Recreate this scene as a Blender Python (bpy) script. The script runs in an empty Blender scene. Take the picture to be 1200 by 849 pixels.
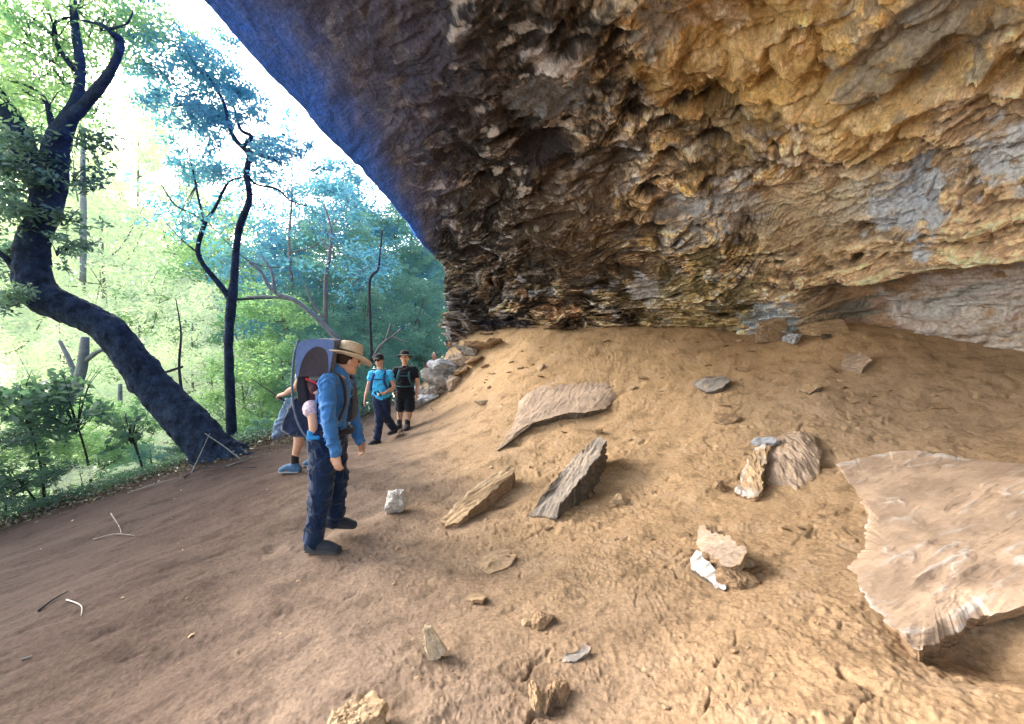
import bpy, math, random
import numpy as np
from mathutils import Vector, Matrix

rng = np.random.default_rng(7)
random.seed(7)
SC = bpy.context.scene
COL = SC.collection
F = 503.0; CX = 600.0; CY = 424.5; CAMZ = 1.6
R = math.radians

# ------------------------------------------------------------------ noise
def _hash(ix, iy, iz, seed):
    h = (ix.astype(np.uint32) * np.uint32(374761393) + iy.astype(np.uint32) * np.uint32(668265263)
         + iz.astype(np.uint32) * np.uint32(2147483647 - 1640531) + np.uint32((seed * 974711 + 12345) & 0xffffffff))
    h = (h ^ (h >> np.uint32(13))) * np.uint32(1274126177)
    h = (h ^ (h >> np.uint32(16))) * np.uint32(2246822519)
    return h ^ (h >> np.uint32(15))

def _rnd(ix, iy, iz, seed):
    return _hash(ix, iy, iz, seed).astype(np.float32) * np.float32(1 / 4294967295.0)

_G = np.array([[1,1,0],[-1,1,0],[1,-1,0],[-1,-1,0],[1,0,1],[-1,0,1],[1,0,-1],[-1,0,-1],
               [0,1,1],[0,-1,1],[0,1,-1],[0,-1,-1],[1,1,0],[-1,1,0],[0,-1,1],[0,-1,-1]], dtype=np.float32)

from concurrent.futures import ThreadPoolExecutor
_pool = ThreadPoolExecutor(4)
def chunked(fn, p, seed):
    n = len(p)
    if n < 30000: return fn(p, seed)
    ch = [p[i:i + 24000] for i in range(0, n, 24000)]
    res = list(_pool.map(lambda c: fn(c, seed), ch))
    if isinstance(res[0], tuple): return tuple(np.concatenate([r[k] for r in res]) for k in range(len(res[0])))
    return np.concatenate(res)

def pn(p, seed=0): return chunked(_pn, np.asarray(p, np.float32), seed)
def worley(p, seed=0): return chunked(_worley, np.asarray(p, np.float32), seed)

def _pn(p, seed=0):
    """gradient noise, p (N,3) -> about -1..1"""
    p = p.astype(np.float32)
    i = np.floor(p).astype(np.int32); f = p - i
    u = f * f * f * (f * (f * 6 - 15) + 10)
    out = 0
    for dx in (0, 1):
        wx = u[:, 0] if dx else 1 - u[:, 0]
        for dy in (0, 1):
            wy = u[:, 1] if dy else 1 - u[:, 1]
            for dz in (0, 1):
                wz = u[:, 2] if dz else 1 - u[:, 2]
                g = _G[_hash(i[:, 0] + dx, i[:, 1] + dy, i[:, 2] + dz, seed) & np.uint32(15)]
                d = g[:, 0] * (f[:, 0] - dx) + g[:, 1] * (f[:, 1] - dy) + g[:, 2] * (f[:, 2] - dz)
                out = out + wx * wy * wz * d
    return out * 1.2

def fbm(p, octs=4, seed=0, gain=.5, lac=2.03):
    a = 1.; s = 0; q = np.array(p, dtype=np.float32); t = 0
    for k in range(octs):
        s = s + a * pn(q, seed + k * 17); t += a
        a *= gain; q = q * lac + 3.7
    return s / t * 1.3

def ridged(p, octs=4, seed=0, gain=.5):
    a = 1.; s = 0; q = np.array(p, dtype=np.float32); t = 0
    for k in range(octs):
        s = s + a * (1 - np.abs(pn(q, seed + k * 17)) * 2); t += a
        a *= gain; q = q * 2.1 + 1.7
    return s / t

def _worley(p, seed=0):
    p = p.astype(np.float32)
    i = np.floor(p).astype(np.int32); f = p - i
    d1 = np.full(len(p), 9., np.float32); d2 = d1.copy(); idv = np.zeros(len(p), np.float32)
    for dx in (-1, 0, 1):
        for dy in (-1, 0, 1):
            for dz in (-1, 0, 1):
                a, b, c = i[:, 0] + dx, i[:, 1] + dy, i[:, 2] + dz
                rx, ry, rz = _rnd(a, b, c, seed), _rnd(a, b, c, seed + 1), _rnd(a, b, c, seed + 2)
                d = (dx + rx - f[:, 0]) ** 2 + (dy + ry - f[:, 1]) ** 2 + (dz + rz - f[:, 2]) ** 2
                c1 = d < d1
                d2 = np.where(c1, d1, np.minimum(d2, d)); idv = np.where(c1, rx, idv); d1 = np.where(c1, d, d1)
    return np.sqrt(d1), np.sqrt(d2), idv

def sst(a, b, x):
    t = np.clip((x - a) / (b - a), 0, 1)
    return t * t * (3 - 2 * t)

def lerp(a, b, t):
    t = np.asarray(t)
    if np.ndim(t) == 1 and (np.ndim(a) > 1 or np.ndim(b) > 1 or np.shape(a) == (3,) or np.shape(b) == (3,)):
        t = t[:, None]
    return a * (1 - t) + b * t

# ------------------------------------------------------------------ mesh helpers
def mesh_np(name, verts, quads=None, tris=None, col=None, smooth=True, mats=None, matidx=None):
    me = bpy.data.meshes.new(name)
    verts = np.asarray(verts, np.float32)
    quads = np.zeros((0, 4), np.int32) if quads is None else np.asarray(quads, np.int32).reshape(-1, 4)
    tris = np.zeros((0, 3), np.int32) if tris is None else np.asarray(tris, np.int32).reshape(-1, 3)
    me.vertices.add(len(verts)); me.vertices.foreach_set('co', verts.ravel())
    nl = quads.size + tris.size
    me.loops.add(nl); me.loops.foreach_set('vertex_index', np.concatenate([quads.ravel(), tris.ravel()]).astype(np.int32))
    ls = np.concatenate([np.arange(len(quads)) * 4, quads.size + np.arange(len(tris)) * 3]).astype(np.int32)
    me.polygons.add(len(ls)); me.polygons.foreach_set('loop_start', ls)
    me.polygons.foreach_set('use_smooth', np.full(len(ls), smooth))
    if matidx is not None: me.polygons.foreach_set('material_index', np.asarray(matidx, np.int32))
    if col is not None:
        at = me.color_attributes.new('col', 'FLOAT_COLOR', 'POINT')
        c4 = np.ones((len(verts), 4), np.float32); c4[:, :3] = np.clip(col, 0, 1)
        at.data.foreach_set('color', c4.ravel())
    me.update(calc_edges=True); me.validate()
    return me

def obj(name, me, mat=None, parent=None, loc=None):
    o = bpy.data.objects.new(name, me); COL.objects.link(o)
    if mat is not None:
        for m in (mat if isinstance(mat, (list, tuple)) else [mat]): me.materials.append(m)
    if parent is not None: o.parent = parent
    if loc is not None: o.location = loc
    return o

def tag(o, label=None, cat=None, group=None, kind=None):
    if label: o['label'] = label
    if cat: o['category'] = cat
    if group: o['group'] = group
    if kind: o['kind'] = kind
    return o

def empty(name, loc, label, cat, group=None, rz=0):
    o = bpy.data.objects.new(name, None); COL.objects.link(o)
    o.location = loc; o.rotation_euler = (0, 0, rz); o.empty_display_size = .1
    return tag(o, label, cat, group)

def grid_quads(nu, nv, wrap=False):
    a = np.arange(nu * nv).reshape(nu, nv)
    if wrap: a = np.concatenate([a, a[:1]], 0)
    return np.stack([a[:-1, :-1], a[1:, :-1], a[1:, 1:], a[:-1, 1:]], -1).reshape(-1, 4)

def catmull(P, n):
    """resample control points P (k,d) at n evenly spaced parameters"""
    P = np.asarray(P, float); k = len(P)
    Q = np.vstack([2 * P[0] - P[1], P, 2 * P[-1] - P[-2]])
    u = np.linspace(0, k - 1, n); i = np.minimum(u.astype(int), k - 2); t = (u - i)[:, None]
    a, b, c, d = Q[i], Q[i + 1], Q[i + 2], Q[i + 3]
    return .5 * ((2 * b) + (-a + c) * t + (2 * a - 5 * b + 4 * c - d) * t ** 2 + (-a + 3 * b - 3 * c + d) * t ** 3)

def catmull_at(P, u):
    P = np.asarray(P, float); k = len(P)
    Q = np.vstack([2 * P[0] - P[1], P, 2 * P[-1] - P[-2]])
    i = np.clip(u.astype(int), 0, k - 2); t = (u - i)[:, None]
    a, b, c, d = Q[i], Q[i + 1], Q[i + 2], Q[i + 3]
    return .5 * ((2 * b) + (-a + c) * t + (2 * a - 5 * b + 4 * c - d) * t ** 2 + (-a + 3 * b - 3 * c + d) * t ** 3)

# ------------------------------------------------------------------ materials
def new_mat(name):
    m = bpy.data.materials.new(name); m.use_nodes = True
    nt = m.node_tree; nt.nodes.clear()
    return m, nt, nt.nodes, nt.links

def _noise(N, L, coord, scale, detail=4, rough=.6):
    n = N.new('ShaderNodeTexNoise'); n.inputs['Scale'].default_value = scale
    n.inputs['Detail'].default_value = detail; n.inputs['Roughness'].default_value = rough
    L.new(coord, n.inputs['Vector']); return n

def _ramp(N, L, src, a, b, lo=.3, hi=.7):
    r = N.new('ShaderNodeMapRange'); r.inputs['From Min'].default_value = lo; r.inputs['From Max'].default_value = hi
    r.inputs['To Min'].default_value = a; r.inputs['To Max'].default_value = b
    L.new(src, r.inputs['Value']); return r.outputs[0]

def surf_mat(name, color=None, rough=.9, scale=20, var=.25, bump=.3, bdist=.01, spec=.2, scale2=None, attr=False,
             sheen=0, emis=None, speck=0):
    """rough natural surface; attr: base colour read from the mesh's own rock colouring"""
    m, nt, N, L = new_mat(name)
    out = N.new('ShaderNodeOutputMaterial'); b = N.new('ShaderNodeBsdfPrincipled')
    L.new(b.outputs[0], out.inputs[0])
    b.inputs['Roughness'].default_value = rough; b.inputs['Specular IOR Level'].default_value = spec
    if sheen: b.inputs['Sheen Weight'].default_value = sheen
    tc = N.new('ShaderNodeTexCoord'); co = tc.outputs['Object']
    n1 = _noise(N, L, co, scale, 5); n2 = _noise(N, L, co, scale2 or scale * 5, 4, .7)
    mult = N.new('ShaderNodeMath'); mult.operation = 'MULTIPLY'
    L.new(_ramp(N, L, n1.outputs[0], 1 - var, 1 + var), mult.inputs[0])
    L.new(_ramp(N, L, n2.outputs[0], 1 - var * .8, 1 + var * .8), mult.inputs[1])
    mx = N.new('ShaderNodeVectorMath'); mx.operation = 'SCALE'
    if attr:
        a = N.new('ShaderNodeAttribute'); a.attribute_name = 'col'; L.new(a.outputs['Color'], mx.inputs[0])
    else:
        mx.inputs[0].default_value = color
    L.new(mult.outputs[0], mx.inputs['Scale'])
    base = mx.outputs[0]
    if speck:
        n3 = _noise(N, L, co, scale * 9, 2, .5)
        k = _ramp(N, L, n3.outputs[0], 0, speck, .6, .72)
        mm = N.new('ShaderNodeMix'); mm.data_type = 'RGBA'
        L.new(k, mm.inputs['Factor']); L.new(base, mm.inputs['A']); mm.inputs['B'].default_value = (.06, .04, .03, 1)
        base = mm.outputs['Result']
    L.new(base, b.inputs['Base Color'])
    if bump:
        add = N.new('ShaderNodeMath'); add.operation = 'MULTIPLY_ADD'
        L.new(n2.outputs[0], add.inputs[0]); add.inputs[1].default_value = .4; L.new(n1.outputs[0], add.inputs[2])
        bp = N.new('ShaderNodeBump'); bp.inputs['Strength'].default_value = bump; bp.inputs['Distance'].default_value = bdist
        L.new(add.outputs[0], bp.inputs['Height']); L.new(bp.outputs[0], b.inputs['Normal'])
    if emis:
        b.inputs['Emission Color'].default_value = (*emis[:3], 1); b.inputs['Emission Strength'].default_value = emis[3]
    return m

def leaf_mat(name, c1, c2, trans=.5, haze=None):
    m, nt, N, L = new_mat(name)
    out = N.new('ShaderNodeOutputMaterial')
    g = N.new('ShaderNodeNewGeometry'); oi = N.new('ShaderNodeObjectInfo')
    mx = N.new('ShaderNodeMix'); mx.data_type = 'RGBA'
    mx.inputs['A'].default_value = (*c1, 1); mx.inputs['B'].default_value = (*c2, 1)
    n = _noise(N, L, g.outputs['Position'], .9, 3)
    ad = N.new('ShaderNodeMath'); ad.operation = 'MULTIPLY_ADD'
    L.new(g.outputs['Random Per Island'], ad.inputs[0]); ad.inputs[1].default_value = .55
    L.new(_ramp(N, L, n.outputs[0], -.1, .55, .35, .65), ad.inputs[2]); ad.use_clamp = True
    L.new(ad.outputs[0], mx.inputs['Factor'])
    d = N.new('ShaderNodeBsdfDiffuse'); t = N.new('ShaderNodeBsdfTranslucent'); ms = N.new('ShaderNodeMixShader')
    hs = N.new('ShaderNodeHueSaturation'); hs.inputs['Value'].default_value = 1.9; hs.inputs['Saturation'].default_value = .95
    L.new(mx.outputs['Result'], d.inputs[0]); L.new(mx.outputs['Result'], hs.inputs['Color']); L.new(hs.outputs[0], t.inputs[0])
    ms.inputs[0].default_value = trans
    L.new(d.outputs[0], ms.inputs[1]); L.new(t.outputs[0], ms.inputs[2])
    res = ms.outputs[0]
    gl = N.new('ShaderNodeBsdfGlossy'); gl.inputs['Roughness'].default_value = .4; gl.inputs[0].default_value = (.8, .9, 1, 1)
    m2 = N.new('ShaderNodeMixShader'); m2.inputs[0].default_value = .05
    L.new(res, m2.inputs[1]); L.new(gl.outputs[0], m2.inputs[2]); res = m2.outputs[0]
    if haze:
        e = N.new('ShaderNodeEmission'); e.inputs[0].default_value = (*haze[:3], 1); e.inputs[1].default_value = haze[3]  # leaf glow that stands in for haze in the air
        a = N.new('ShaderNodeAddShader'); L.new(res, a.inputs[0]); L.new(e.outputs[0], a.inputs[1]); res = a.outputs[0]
    L.new(res, out.inputs[0])
    return m

# ------------------------------------------------------------------ the floor's height
def PX(px, py, Y):
    """the point at depth Y that lies on the ray of a photo pixel"""
    return np.array([(px - CX) / F * Y, Y, CAMZ - (py - CY) / F * Y])

_ctl = [PX(*a) for a in [
    (0,849,2.2),(200,849,2.08),(400,849,1.92),(600,849,1.86),(800,849,1.72),(1000,849,1.5),(1200,849,1.35),
    (0,700,3.6),(200,700,3.15),(400,700,2.95),(600,700,2.8),(800,700,2.6),(1000,700,2.3),(1200,700,2.1),
    (200,600,5.0),(383,641,3.72),(500,620,3.95),(600,600,4.2),(800,600,3.8),(1000,600,3.3),(1200,600,3.0),
    (0,612,6.3),(100,580,6.6),(200,550,7.),(280,522,7.6),(340,505,9.),(430,485,11.),(480,462,12.5),
    (350,552,5.6),(447,519,7.9),(478,502,8.5),(520,470,9.3),
    (600,500,6.5),(800,500,5.8),(1000,500,4.9),(1200,500,4.3),
    (600,440,8.3),(700,440,7.8),(800,440,7.3),(1000,440,6.2),(1100,455,5.5),
    (530,404,10.9),(560,396,10.5),(600,388,10.2),(700,385,9.5),(800,385,8.9),(900,398,8.0),(1000,386,7.4),(1100,408,6.5),(1200,434,5.6),
    (500,449,11.),(515,428,11.)]]
_ctl += [np.array(a, float) for a in [
    (0,0,0),(-3,-1,-.25),(3,-1,.5),(0,-5,0),(-6,1,-.5),(-6,-4,-.6),(4.5,1,.85),(6.5,2.5,1.25),(7.5,-3,1.2),
    (3,12,2.7),(8,8,2.4),(9,3,2.),(-3,14,.6),(-1,14,2.2),(9,-6,1.5),(-9,5.3,-1.4),(-8,-6,-.9)]]
_ctl = np.array(_ctl)
def _tps_k(r2): return .5 * r2 * np.log(r2 + 1e-9)
_n = len(_ctl)
_K = _tps_k(((_ctl[:, None, :2] - _ctl[None, :, :2]) ** 2).sum(-1)) + np.eye(_n) * .02
_Pm = np.c_[np.ones(_n), _ctl[:, :2]]
_A = np.block([[_K, _Pm], [_Pm.T, np.zeros((3, 3))]])
_W = np.linalg.solve(_A, np.r_[_ctl[:, 2], 0, 0, 0])

EDGE = np.array([(-14,-300),(-11,-12),(-9.5,0)] + [tuple(PX(*a)[:2]) for a in
        [(0,612,6.3),(100,580,6.6),(200,550,7.),(280,522,7.6),(340,505,9.),(430,485,11.),(480,465,13.)]] + [(-2.9,16),(-2.,40),(-2,400)], float)
EDGEZ = np.array([-1,-1,-.9,-.69,-.44,-.15,.12,.15,.27,.54,1.0,2.,2.])

def edge_dist(x, y):
    """signed distance outside the cave floor's outer edge (positive outside) and the edge height there"""
    best = np.full(x.shape, 1e9); sg = np.zeros(x.shape); zz = np.zeros(x.shape)
    for i in range(len(EDGE) - 1):
        a, b = EDGE[i], EDGE[i + 1]; d = b - a; l2 = (d ** 2).sum()
        t = np.clip(((x - a[0]) * d[0] + (y - a[1]) * d[1]) / l2, 0, 1)
        qx, qy = a[0] + t * d[0], a[1] + t * d[1]
        dd = np.hypot(x - qx, y - qy); m = dd < best - 1e-6
        cr = d[0] * (y - a[1]) - d[1] * (x - a[0])
        best = np.where(m, dd, best); sg = np.where(m, np.sign(cr), sg); zz = np.where(m, EDGEZ[i] * (1 - t) + EDGEZ[i + 1] * t, zz)
    return best * sg, zz

def ground_base(x, y):
    x = np.asarray(x, float); y = np.asarray(y, float); sh = x.shape; x = x.ravel(); y = y.ravel()
    z = np.full(len(x), _W[-3]) + _W[-2] * x + _W[-1] * y
    for i in range(_n):
        z += _W[i] * _tps_k((x - _ctl[i, 0]) ** 2 + (y - _ctl[i, 1]) ** 2)
    z = np.clip(z, -3, 3.2)
    r = np.hypot(x, y)
    z = lerp(z, 2.5 + 0 * z, sst(14, 25, r))
    d, ze = edge_dist(x, y)
    drop = 16 * (1 - np.exp(-np.maximum(d, 0) * .62 / 16))
    zo = ze - drop + 0.02 * np.maximum(d - 90, 0)
    w = sst(0, 1.6, d)
    z = z * (1 - w) + zo * w
    return z.reshape(sh)

# hollows scooped beside the rocks: (px, py, radius, depth, )
def _near(px, py, Y=None):
    return hit(px, py)
def hit(px, py, h=0., fine=False):
    """where the ray of a photo pixel meets the floor (raised by h)"""
    dx, dz = (px - CX) / F, -(py - CY) / F
    ys = np.linspace(.5, 14, 1600)
    g = (ground_z if fine else ground_base)(dx * ys, ys) + h
    z = CAMZ + dz * ys
    k = np.argmax(z <= g)
    if k == 0: k = len(ys) - 1 if z[0] > g[0] else 1
    a = (z[k - 1] - g[k - 1]); b = (g[k] - z[k]); t = a / (a + b + 1e-9)
    Y = ys[k - 1] + (ys[k] - ys[k - 1]) * t
    return np.array([dx * Y, Y, CAMZ + dz * Y])

SCOOPS = []
for px, py, rad, dep in [(1130,745,.30,.10),(1200,735,.30,.12),(690,575,.20,.07),(705,540,.18,.06),(590,590,.12,.03),(640,505,.25,.07),(610,520,.15,.05),
                         (690,500,.22,.05),(650,825,.08,.03),(320,640,.09,.04),(516,760,.06,.025),(440,845,.07,.03),(968,540,.12,.05),(300,848,.12,.015)]:
    p = hit(px, py); SCOOPS.append((p[0], p[1], rad, dep))

def ground_detail(x, y):
    x = np.asarray(x, float); sh = x.shape; x = x.ravel(); y = np.asarray(y, float).ravel()
    p = np.c_[x, y, np.zeros(len(x))]
    # streaks run down the slope, roughly along (-0.75,-0.65)
    a = R(38); u = x * math.cos(a) + y * math.sin(a); v = -x * math.sin(a) + y * math.cos(a)
    q = np.c_[u * .55, v * 1.6, np.zeros(len(x))]
    loose = sst(-3.0, 1.0, x + .35 * fbm(p * .5, 2, 91)) * (.30 + .70 * sst(-.35, .3, fbm(p * .9 + 11, 3, 92)))
    z = .05 * fbm(p * .55, 2, 1) + .035 * fbm(q * 1.1, 4, 5)
    lump = fbm(p * 3.2 + 5, 5, 9, .55)
    z += (.006 + .013 * loose) * lump
    cl = fbm(p * 9., 4, 23, .6)
    z += (.002 + .006 * loose) * np.abs(cl) * 1.3
    wq = q + .25 * np.c_[fbm(p * 3, 2, 33), fbm(p * 3, 2, 34), 0 * x]
    pit = fbm(wq * np.array([4.2, 4.6, 1]), 4, 31, .6)
    z -= (.008 + .018 * loose) * sst(.30, .75, pit)
    z += (.002 + .005 * loose) * fbm(p * 22, 3, 35, .6)
    flak = fbm(p * 5. + 20, 3, 44); st = np.floor(flak * 5) / 5
    z += .010 * loose * (st - flak) * 2
    # clods
    w1, w2, wi = worley(np.c_[x * 13, y * 13, 0 * x], 71)
    z += .016 * (sst(.5, .05, w1)) * (wi > .70) * (.25 + .75 * loose) * sst(-.2, .3, fbm(p * 1.4, 2, 77))
    w1, w2, wi = worley(np.c_[x * 34, y * 34, 0 * x], 75)
    z += .010 * sst(.45, .1, w1) * (wi > .55) * (.4 + .6 * loose) * sst(-.3, .3, fbm(p * 2.1, 3, 78))
    # boot prints on the trodden side
    w1, w2, wi = worley(np.c_[u * 3.0, v * 6.5, 0 * x] + .1 * np.c_[fbm(p * 3, 2, 37), fbm(p * 3, 2, 38), 0 * x], 79)
    z -= .007 * sst(.46, .2, w1) * (wi > .70); z += .000 * sst(.10, .0, np.abs(w1 - .45)) * (wi > .55)
    for cx, cy, rad, dep in SCOOPS:
        z -= dep * np.exp(-((x - cx) ** 2 + (y - cy) ** 2) / rad ** 2)
    return z.reshape(sh)

def ground_z(x, y): return ground_base(x, y) + ground_detail(x, y)

# ------------------------------------------------------------------ world, sun, camera
SUN_AZ = math.atan2(-.84, .42); SUN_EL = R(27)
wd = bpy.data.worlds.new("World"); SC.world = wd; wd.use_nodes = True
nt = wd.node_tree; nt.nodes.clear(); N = nt.nodes; L = nt.links
wo = N.new('ShaderNodeOutputWorld'); bg = N.new('ShaderNodeBackground'); L.new(bg.outputs[0], wo.inputs[0])
bg.inputs[1].default_value = .15
sky = N.new('ShaderNodeTexSky'); sky.sky_type = 'NISHITA'; sky.sun_disc = False
sky.sun_elevation = SUN_EL; sky.sun_rotation = SUN_AZ % (2 * math.pi); sky.air_density = 1.6; sky.dust_density = 6; sky.ozone_density = 1
tc = N.new('ShaderNodeTexCoord'); sp = N.new('ShaderNodeSeparateXYZ'); cb = N.new('ShaderNodeCombineXYZ'); mz = N.new('ShaderNodeMath')
mz.operation = 'MAXIMUM'; mz.inputs[1].default_value = .04
L.new(tc.outputs['Generated'], sp.inputs[0]); L.new(sp.outputs[0], cb.inputs[0]); L.new(sp.outputs[1], cb.inputs[1])
L.new(sp.outputs[2], mz.inputs[0]); L.new(mz.outputs[0], cb.inputs[2]); L.new(cb.outputs[0], sky.inputs[0])
hs = N.new('ShaderNodeHueSaturation'); hs.inputs['Saturation'].default_value = .55; hs.inputs['Value'].default_value = 5.6
L.new(sky.outputs[0], hs.inputs['Color']); L.new(hs.outputs[0], bg.inputs[0])

sd = bpy.data.lights.new('sun', 'SUN'); sd.energy = 4.6; sd.angle = R(22); sd.color = (1, .94, .85)
so = bpy.data.objects.new('sun', sd); COL.objects.link(so)
sv = Vector((math.sin(SUN_AZ) * math.cos(SUN_EL), math.cos(SUN_AZ) * math.cos(SUN_EL), math.sin(SUN_EL)))
so.rotation_euler = sv.to_track_quat('Z', 'Y').to_euler()

cd = bpy.data.cameras.new('camera'); cam = bpy.data.objects.new('camera', cd); COL.objects.link(cam)
cd.sensor_width = 36; cd.lens = F / 1200 * 36; cd.clip_start = .05; cd.clip_end = 2000
cam.location = (0, 0, CAMZ); cam.rotation_euler = (R(90), 0, 0); SC.camera = cam
SC.view_settings.view_transform = 'Standard'; SC.view_settings.look = 'None'; SC.view_settings.exposure = 0; SC.view_settings.gamma = 1
SC.cycles.max_bounces = 8; SC.cycles.diffuse_bounces = 5; SC.cycles.transparent_max_bounces = 4
SC.cycles.sample_clamp_indirect = 6
try: SC.cycles.use_denoising = True
except Exception: pass

# ------------------------------------------------------------------ ground sheet
def build_ground():
    az = np.concatenate([np.linspace(-62, 62, 1000), np.linspace(62, 298, 150)[1:-1]]) * math.pi / 180
    rr = np.concatenate([[.15], np.exp(np.linspace(math.log(.7), math.log(15), 720)), np.exp(np.linspace(math.log(15.5), math.log(900), 90))])
    A, RR = np.meshgrid(az, rr, indexing='ij')
    x = np.sin(A) * RR; y = np.cos(A) * RR
    zb = ground_base(x, y); fade = 1 - sst(14, 22, RR)
    z = zb + ground_detail(x, y) * fade
    d, _ = edge_dist(x.ravel(), y.ravel()); d = d.reshape(x.shape)
    far = sst(12, 30, RR)
    p = np.c_[x.ravel(), y.ravel(), 0 * x.ravel()]
    z += (far * (d > 0)).reshape(x.shape) * (fbm(p * .05, 3, 3).reshape(x.shape) * 1.5)
    # colouring
    n1 = fbm(p * .9, 4, 61); n2 = fbm(p * 4, 4, 62); n3 = fbm(p * 14, 3, 63)
    xf, yf = x.ravel(), y.ravel()
    sand = np.array([.42, .290, .175]); brown = np.array([.098, .068, .056]); pinkgrey = np.array([.235, .175, .14])
    orange = np.array([.44, .30, .175]); dark = np.array([.065, .045, .035]); pale = np.array([.46, .34, .24])
    # brown trampled earth on the outer side, sand under the wall
    t = sst(-3.4, 2.0, xf * .9 + .26 * (yf - 3) + .6 * n1)
    c = lerp(brown, pinkgrey * .9, sst(0, .5, t)); c = lerp(c, sand, sst(.4, 1, t))
    c = lerp(c, orange, sst(.6, 1, t) * sst(6.5, 8.5, yf + xf * .35 + n1) * .8)
    c = lerp(c, np.array([.40,.295,.20]), sst(2.2, 4.2, xf + .5 * n1) * sst(3.5, 4.6, yf) * sst(7.5, 5.5, yf) * .7)
    c = lerp(c, pale, sst(.1, .6, n2) * t * .5)
    c = lerp(c, c * .66, sst(.1, .5, -n2 + .4 * n3) * .8); c = lerp(c, c * .6, sst(.25, .45, fbm(p * 30, 3, 64)) * .5)
    c = lerp(c, c * np.array([.82, .82, .85]), sst(-.2, 1.2, xf) * sst(4.2, 2.2, yf))  # near right sand darkened to offset the sun patch
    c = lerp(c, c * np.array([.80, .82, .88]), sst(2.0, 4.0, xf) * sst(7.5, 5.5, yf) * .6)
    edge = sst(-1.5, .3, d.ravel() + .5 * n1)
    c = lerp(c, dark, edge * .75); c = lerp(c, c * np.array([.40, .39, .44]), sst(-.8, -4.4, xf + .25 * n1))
    outc = np.array([.05, .065, .03]); far_haze = np.array([.86, .88, .84])
    c = lerp(c, outc, sst(.6, 2.5, d.ravel()))
    c = lerp(c, far_haze, sst(14, 26, RR.ravel()) * sst(6, 11, d.ravel()))  # distant ground paled, valley haze painted into its colour
    # fine cover: dark specks scattered by the material noise
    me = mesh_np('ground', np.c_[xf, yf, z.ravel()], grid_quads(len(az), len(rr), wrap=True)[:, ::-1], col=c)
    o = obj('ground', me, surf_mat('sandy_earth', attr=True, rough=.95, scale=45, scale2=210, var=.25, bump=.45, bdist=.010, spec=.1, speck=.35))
    tag(o, kind='structure')
build_ground()

# ------------------------------------------------------------------ the cave wall and roof
BA = np.array([(-1.15,12.6,1.9),(-1.58,10.95,1.95),(.6,10.15,2.32),(2.2,9.6,2.35),(3.9,8.85,2.28),(5.5,7.75,2.17),(6.75,6.0,1.6),(7.5,3.3,1.3),(8.0,-.5,1.2),(8,-4.5,1.2)])
BR = np.array([(-1.2,12.8,4.6),(-1.93,10.8,4.27),(-2.36,9.14,4.68),(-2.71,7.78,4.99),(-3.04,6.5,5.15),(-3.35,5.2,5.4),(-3.65,3.9,5.65),(-4.0,1.9,5.8),(-4.2,-1.,5.9),(-4.2,-4.5,5.9)])
def wall_surface(s, t):
    """s in 0..9 along the cave, t in 0..1 base to brow, 1..1.3 outer lip"""
    ba = catmull_at(BA, s); br = catmull_at(BR, s)
    tt = np.array([0,.08,.18,.30,.44,.62,.82,1.0])
    hh = np.array([.0,-.02,.02,.07,.18,.44,.75,1.0])
    ff = np.array([-.25,.03,.24,.44,.66,.90,1.02,1.0])
    k = np.minimum(t, 1) * 1.0
    h = np.interp(k, tt, hh); f = np.interp(k, tt, ff)
    # soften the knots
    for e in (.02, .04):
        h = h * .5 + .25 * (np.interp(np.clip(k - e, 0, 1), tt, hh) + np.interp(np.clip(k + e, 0, 1), tt, hh))
        f = f * .5 + .25 * (np.interp(np.clip(k - e, 0, 1), tt, ff) + np.interp(np.clip(k + e, 0, 1), tt, ff))
    P = np.empty((len(s), 3))
    P[:, 0] = ba[:, 0] * (1 - h) + br[:, 0] * h; P[:, 1] = ba[:, 1] * (1 - h) + br[:, 1] * h
    P[:, 2] = ba[:, 2] * (1 - f) + br[:, 2] * f
    crest = sst(2, 5, s) * .35
    P[:, 2] += crest * np.sin(np.clip(k, 0, 1) * math.pi) ** 2
    e = np.clip((t - 1) / .3, 0, 1)     # outer face rising from the lip
    P[:, 0] += -.35 * np.sin(np.minimum(e * 3, 1) * math.pi / 2) + 1.2 * np.maximum(e - .3, 0)
    P[:, 2] += 5.5 * e ** 1.3
    return P

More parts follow.
